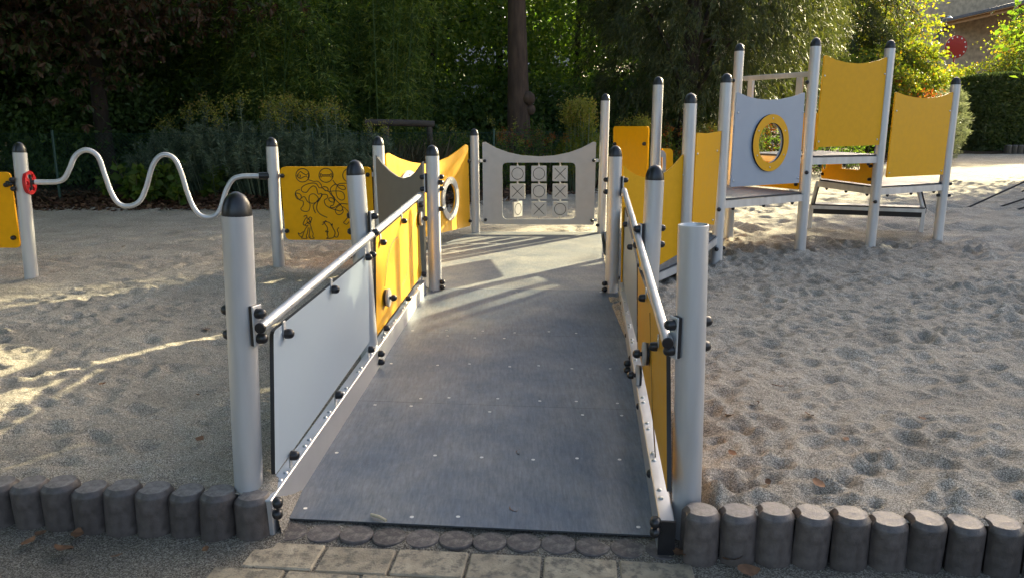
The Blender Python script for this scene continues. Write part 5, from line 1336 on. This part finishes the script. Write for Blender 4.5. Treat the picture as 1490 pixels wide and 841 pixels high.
# stone house with timber eaves
HY = 80.0
hs_ = thing('stone_house', 'stone house with wide wooden eaves rising behind the sunlit shrubs', 'house', (50.0, HY, gz(0, HY)))
hx0 = Pt(1358, 60, HY).x
mb = MB(); mb.box((hx0 + 11.0, HY + 7.0, 7.0), 22.0, 14.0, 15.6); hw_ = mb.build('wall', 'house_stone', hs_, smooth=0)
e0_ = Pt(1386, 36, HY - 1.5); e1_ = Pt(1500, 8, HY - 1.5)
d_ = Vector((e1_.x - e0_.x, 0, e1_.z - e0_.z)); dn = d_.normalized(); up_ = Vector((-dn.z, 0, dn.x))
rf = MB(); rf.box((e0_ + e1_) / 2 + dn * 3.0 + Vector((0, -3.6, 0.55)), d_.length + 7.0, 12.4, 0.25, dn, Vector((0, 1, 0.0)), up_); rfo = rf.build('roof', 'roof_slate', hs_, smooth=0)
mb = MB(); mb.box((e0_ + e1_) / 2 + dn * 3.0 + Vector((0, -3.6, 0.36)), d_.length + 6.8, 12.2, 0.08, dn, Vector((0, 1, 0.0)), up_); mb.build('boarding', 'rafter_wood', rfo, smooth=0)
for k in range(11):
    c = e0_ + dn * (0.1 + k * 1.2); mb = MB(); mb.box(c + Vector((0, -3.6, 0.14)), 0.24, 12.0, 0.34, dn, Vector((0, 1, 0)), up_); mb.build('rafter', 'rafter_wood', rfo, smooth=0)
for (u0, v0, u1, v1) in [(1371, 47, 1382, 33), (1362, 60, 1369, 44)]:
    s0_ = Pt(u0, v0, HY); s1_ = Pt(u1, v1, HY)
    mb = MB(); mb.box(((s0_.x + s1_.x) / 2, HY - 0.07, (s0_.z + s1_.z) / 2), s1_.x - s0_.x, 0.16, s1_.z - s0_.z); mb.build('shutter', 'shutter', hs_, smooth=0)
# red round board with pale dots, on a post
rc_ = Pt(1391, 69, 48); red = thing('red_round_board', 'red round board with pale dots standing before the stone house', 'sign', (rc_.x, 48, gz(0, 48)))
R_ = 0.66
mb = MB(); mb.prism(circle((0, 0), R_, 36), [], lambda a, b, d: Vector((rc_.x + a, 48 - d, rc_.z + b)), -0.03, 0.03); brd = mb.build('board', 'red_plastic', red, smooth=25)
for k in range(12):
    a = 2 * math.pi * k / 12; mb = MB(); mb.lathe([(0.045, 0), (0.045, 0.006), (0, 0.007)], 10, (rc_.x + 0.56 * math.cos(a), 47.97, rc_.z + 0.56 * math.sin(a)), (0, -1, 0)); mb.build('dot', 'white_paint', brd)
mb = MB(); mb.ringpath([Vector((rc_.x, 48.06, gz(0, 48) - 0.3)), Vector((rc_.x, 48.06, rc_.z))], 0.05, 10); mb.build('sign_post', 'red_plastic', red)
# slim street lamp
lp = Pt(1367, 60, 50); lt = Pt(1367, 27, 50); lam = thing('street_lamp', 'slim dark lamp post with curved arm before the stone house', 'street lamp', (lp.x, 50, gz(0, 50)))
mb = MB(); mb.ringpath([Vector((lp.x, 50, gz(0, 50) - 0.3)), Vector((lp.x, 50, 2.2)), Vector((lp.x, 50, lt.z))], [0.09, 0.07, 0.055], 12); mb.build('lamp_post', 'green_paint', lam)
mb = MB(); mb.ringpath(spline([Vector((lp.x, 50, lt.z - 0.05)), Vector((lp.x + 0.12, 50, lt.z + 0.12)), Vector((lp.x + 0.42, 50, lt.z + 0.12))], 5), 0.035, 8); mb.build('lamp_arm', 'green_paint', lam)
mb = MB(); mb.lathe([(0, 0.02), (0.05, 0.0), (0.16, -0.12), (0.15, -0.14), (0, -0.14)], 16, (lp.x + 0.46, 50, lt.z + 0.12)); mb.build('lamp_shade', 'white_paint', lam)

# ------------------------------------------------------------------ rope climber beyond the tower
rop = thing('rope_climber', 'rope climber with dark ropes anchored in the sand beyond the last tower post', 'rope climber', (12.5, 13.2, 0))
mb = MB(); mb.lathe([(0.07, -0.4), (0.07, 3.0), (0.05, 3.05), (0, 3.06)], 20, (12.5, 13.2, 0)); mb.build('mast', 'aluminium', rop)
for (x, y, z, r_) in [(7.95, 13.74, 2.40, 0.016), (8.95, 14.32, 1.55, 0.015), (8.51, 13.40, 1.30, 0.015), (11.2, 17.2, 2.4, 0.016), (16.6, 12.2, 2.4, 0.016), (13.5, 9.4, 2.4, 0.016)]:
    a = Vector((x, y, -0.06)); b = Vector((12.5, 13.2, z)); mb = MB(); mb.ringpath([a, a.lerp(b, 0.35) - Vector((0, 0, 0.02)), a.lerp(b, 0.7) - Vector((0, 0, 0.02)), b], r_, 8); mb.build('rope', 'rope', rop)
# low palisade edging under the far hedge
for k in range(20):
    x = 23.4 + 0.287 * k; o = add_obj('palisade_block', PAL[0], None, (x, 36.9 + 0.02 * math.sin(k), gz(0, 36.9) + 0.42), (0, 0, random.uniform(-0.1, 0.1)), (2, 2, 2))
    tag(o, 'small dark palisade in the edging under the far clipped hedge', 'palisade', 'palisades under the far hedge')

# ------------------------------------------------------------------ small loose things
def leaf_mesh(seed):
    rng = random.Random(seed); mb = MB(); n = 7; vs = []
    for i in range(n):
        t = i / (n - 1); w = 0.021 * math.sin(math.pi * min(1, t * 0.92 + 0.06)) ** 0.8 + 0.0008; lift = 0.006 * (t - 0.5) ** 2 * 4
        for s_ in (-1, 0, 1): vs.append((s_ * w * (1 + 0.2 * rng.random()), t * 0.075 - 0.037, 0.006 + lift + (0.004 if s_ else 0.0) + rng.uniform(0, 0.004)))
    fs = []
    for i in range(n - 1):
        for k in range(2): a = i * 3 + k; fs.append((a, a + 1, a + 4, a + 3))
    mb.add(vs, fs); return shared('fallen_leaf', mb, 'dry_leaf', smooth=60)
LV = [leaf_mesh(i) for i in range(3)]
rl = random.Random(17)
def fallen(u, v, z, label, group, s=1.0):
    p = G(u, v, z); o = add_obj('fallen_leaf', LV[rl.randrange(3)], None, p, (rl.uniform(-0.3, 0.3), rl.uniform(-0.3, 0.3), rl.uniform(0, 6.28)), (s, s, s)); tag(o, label, 'leaf', group)
for u, v in [(1193, 514), (1094, 559), (1098, 589), (1177, 605), (1191, 705), (1131, 563), (1118, 702), (1045, 482), (1061, 605), (1230, 640), (1290, 520), (1075, 540), (1340, 610), (1066, 660)]:
    fallen(u, v, -0.015, 'small brown leaf lying on the trampled sand beside the open-topped post', 'brown leaves on the trampled sand', rl.uniform(0.5, 0.95))
for u, v in [(212, 432), (300, 480), (575 / 2, 575), (290, 640), (150, 560), (80, 440), (180, 360), (265, 330), (140, 330)]:
    fallen(u, v, -0.02, 'small brown leaf lying on the smooth sand below the wavy bar', 'brown leaves on the smooth sand', rl.uniform(0.5, 0.9))
for u, v, s in [(112, 779, 1.0), (92, 801, 1.15), (42, 790, 0.9), (60, 778, 0.8), (300, 800, 0.6), (170, 810, 0.6)]:
    fallen(u, v, PATH_Z + 0.02, 'curled dry leaf on the gravel before the capped post palisades', 'dry leaves on the gravel', s)
for u, v, s in [(1068, 816, 1.1), (1088, 832, 1.2), (988, 806, 0.9)]:
    fallen(u, v, PATH_Z + 0.02, 'curled dry leaf on the gravel before the open post palisades', 'dry leaves on the gravel by the open post', s)
for u, v, y in [(747, 743, 3.05), (755, 660, 3.6)]:
    fallen(u, v, ramp_z(y) + 0.002, 'small dark red leaf lying on the ramp deck', 'leaves on the ramp', 0.75)
a_, b_ = G(540, 748, -0.188), G(562, 757, -0.188)
mb = MB(); mb.ringpath([a_, a_.lerp(b_, 0.5) + Vector((0, 0.004, 0.002)), b_], [0.007, 0.0075, 0.0065], 8)
tag(mb.build('broken_twig', 'twig', None, shift=a_), 'short pale broken twig lying at the foot of the ramp deck', 'twig')
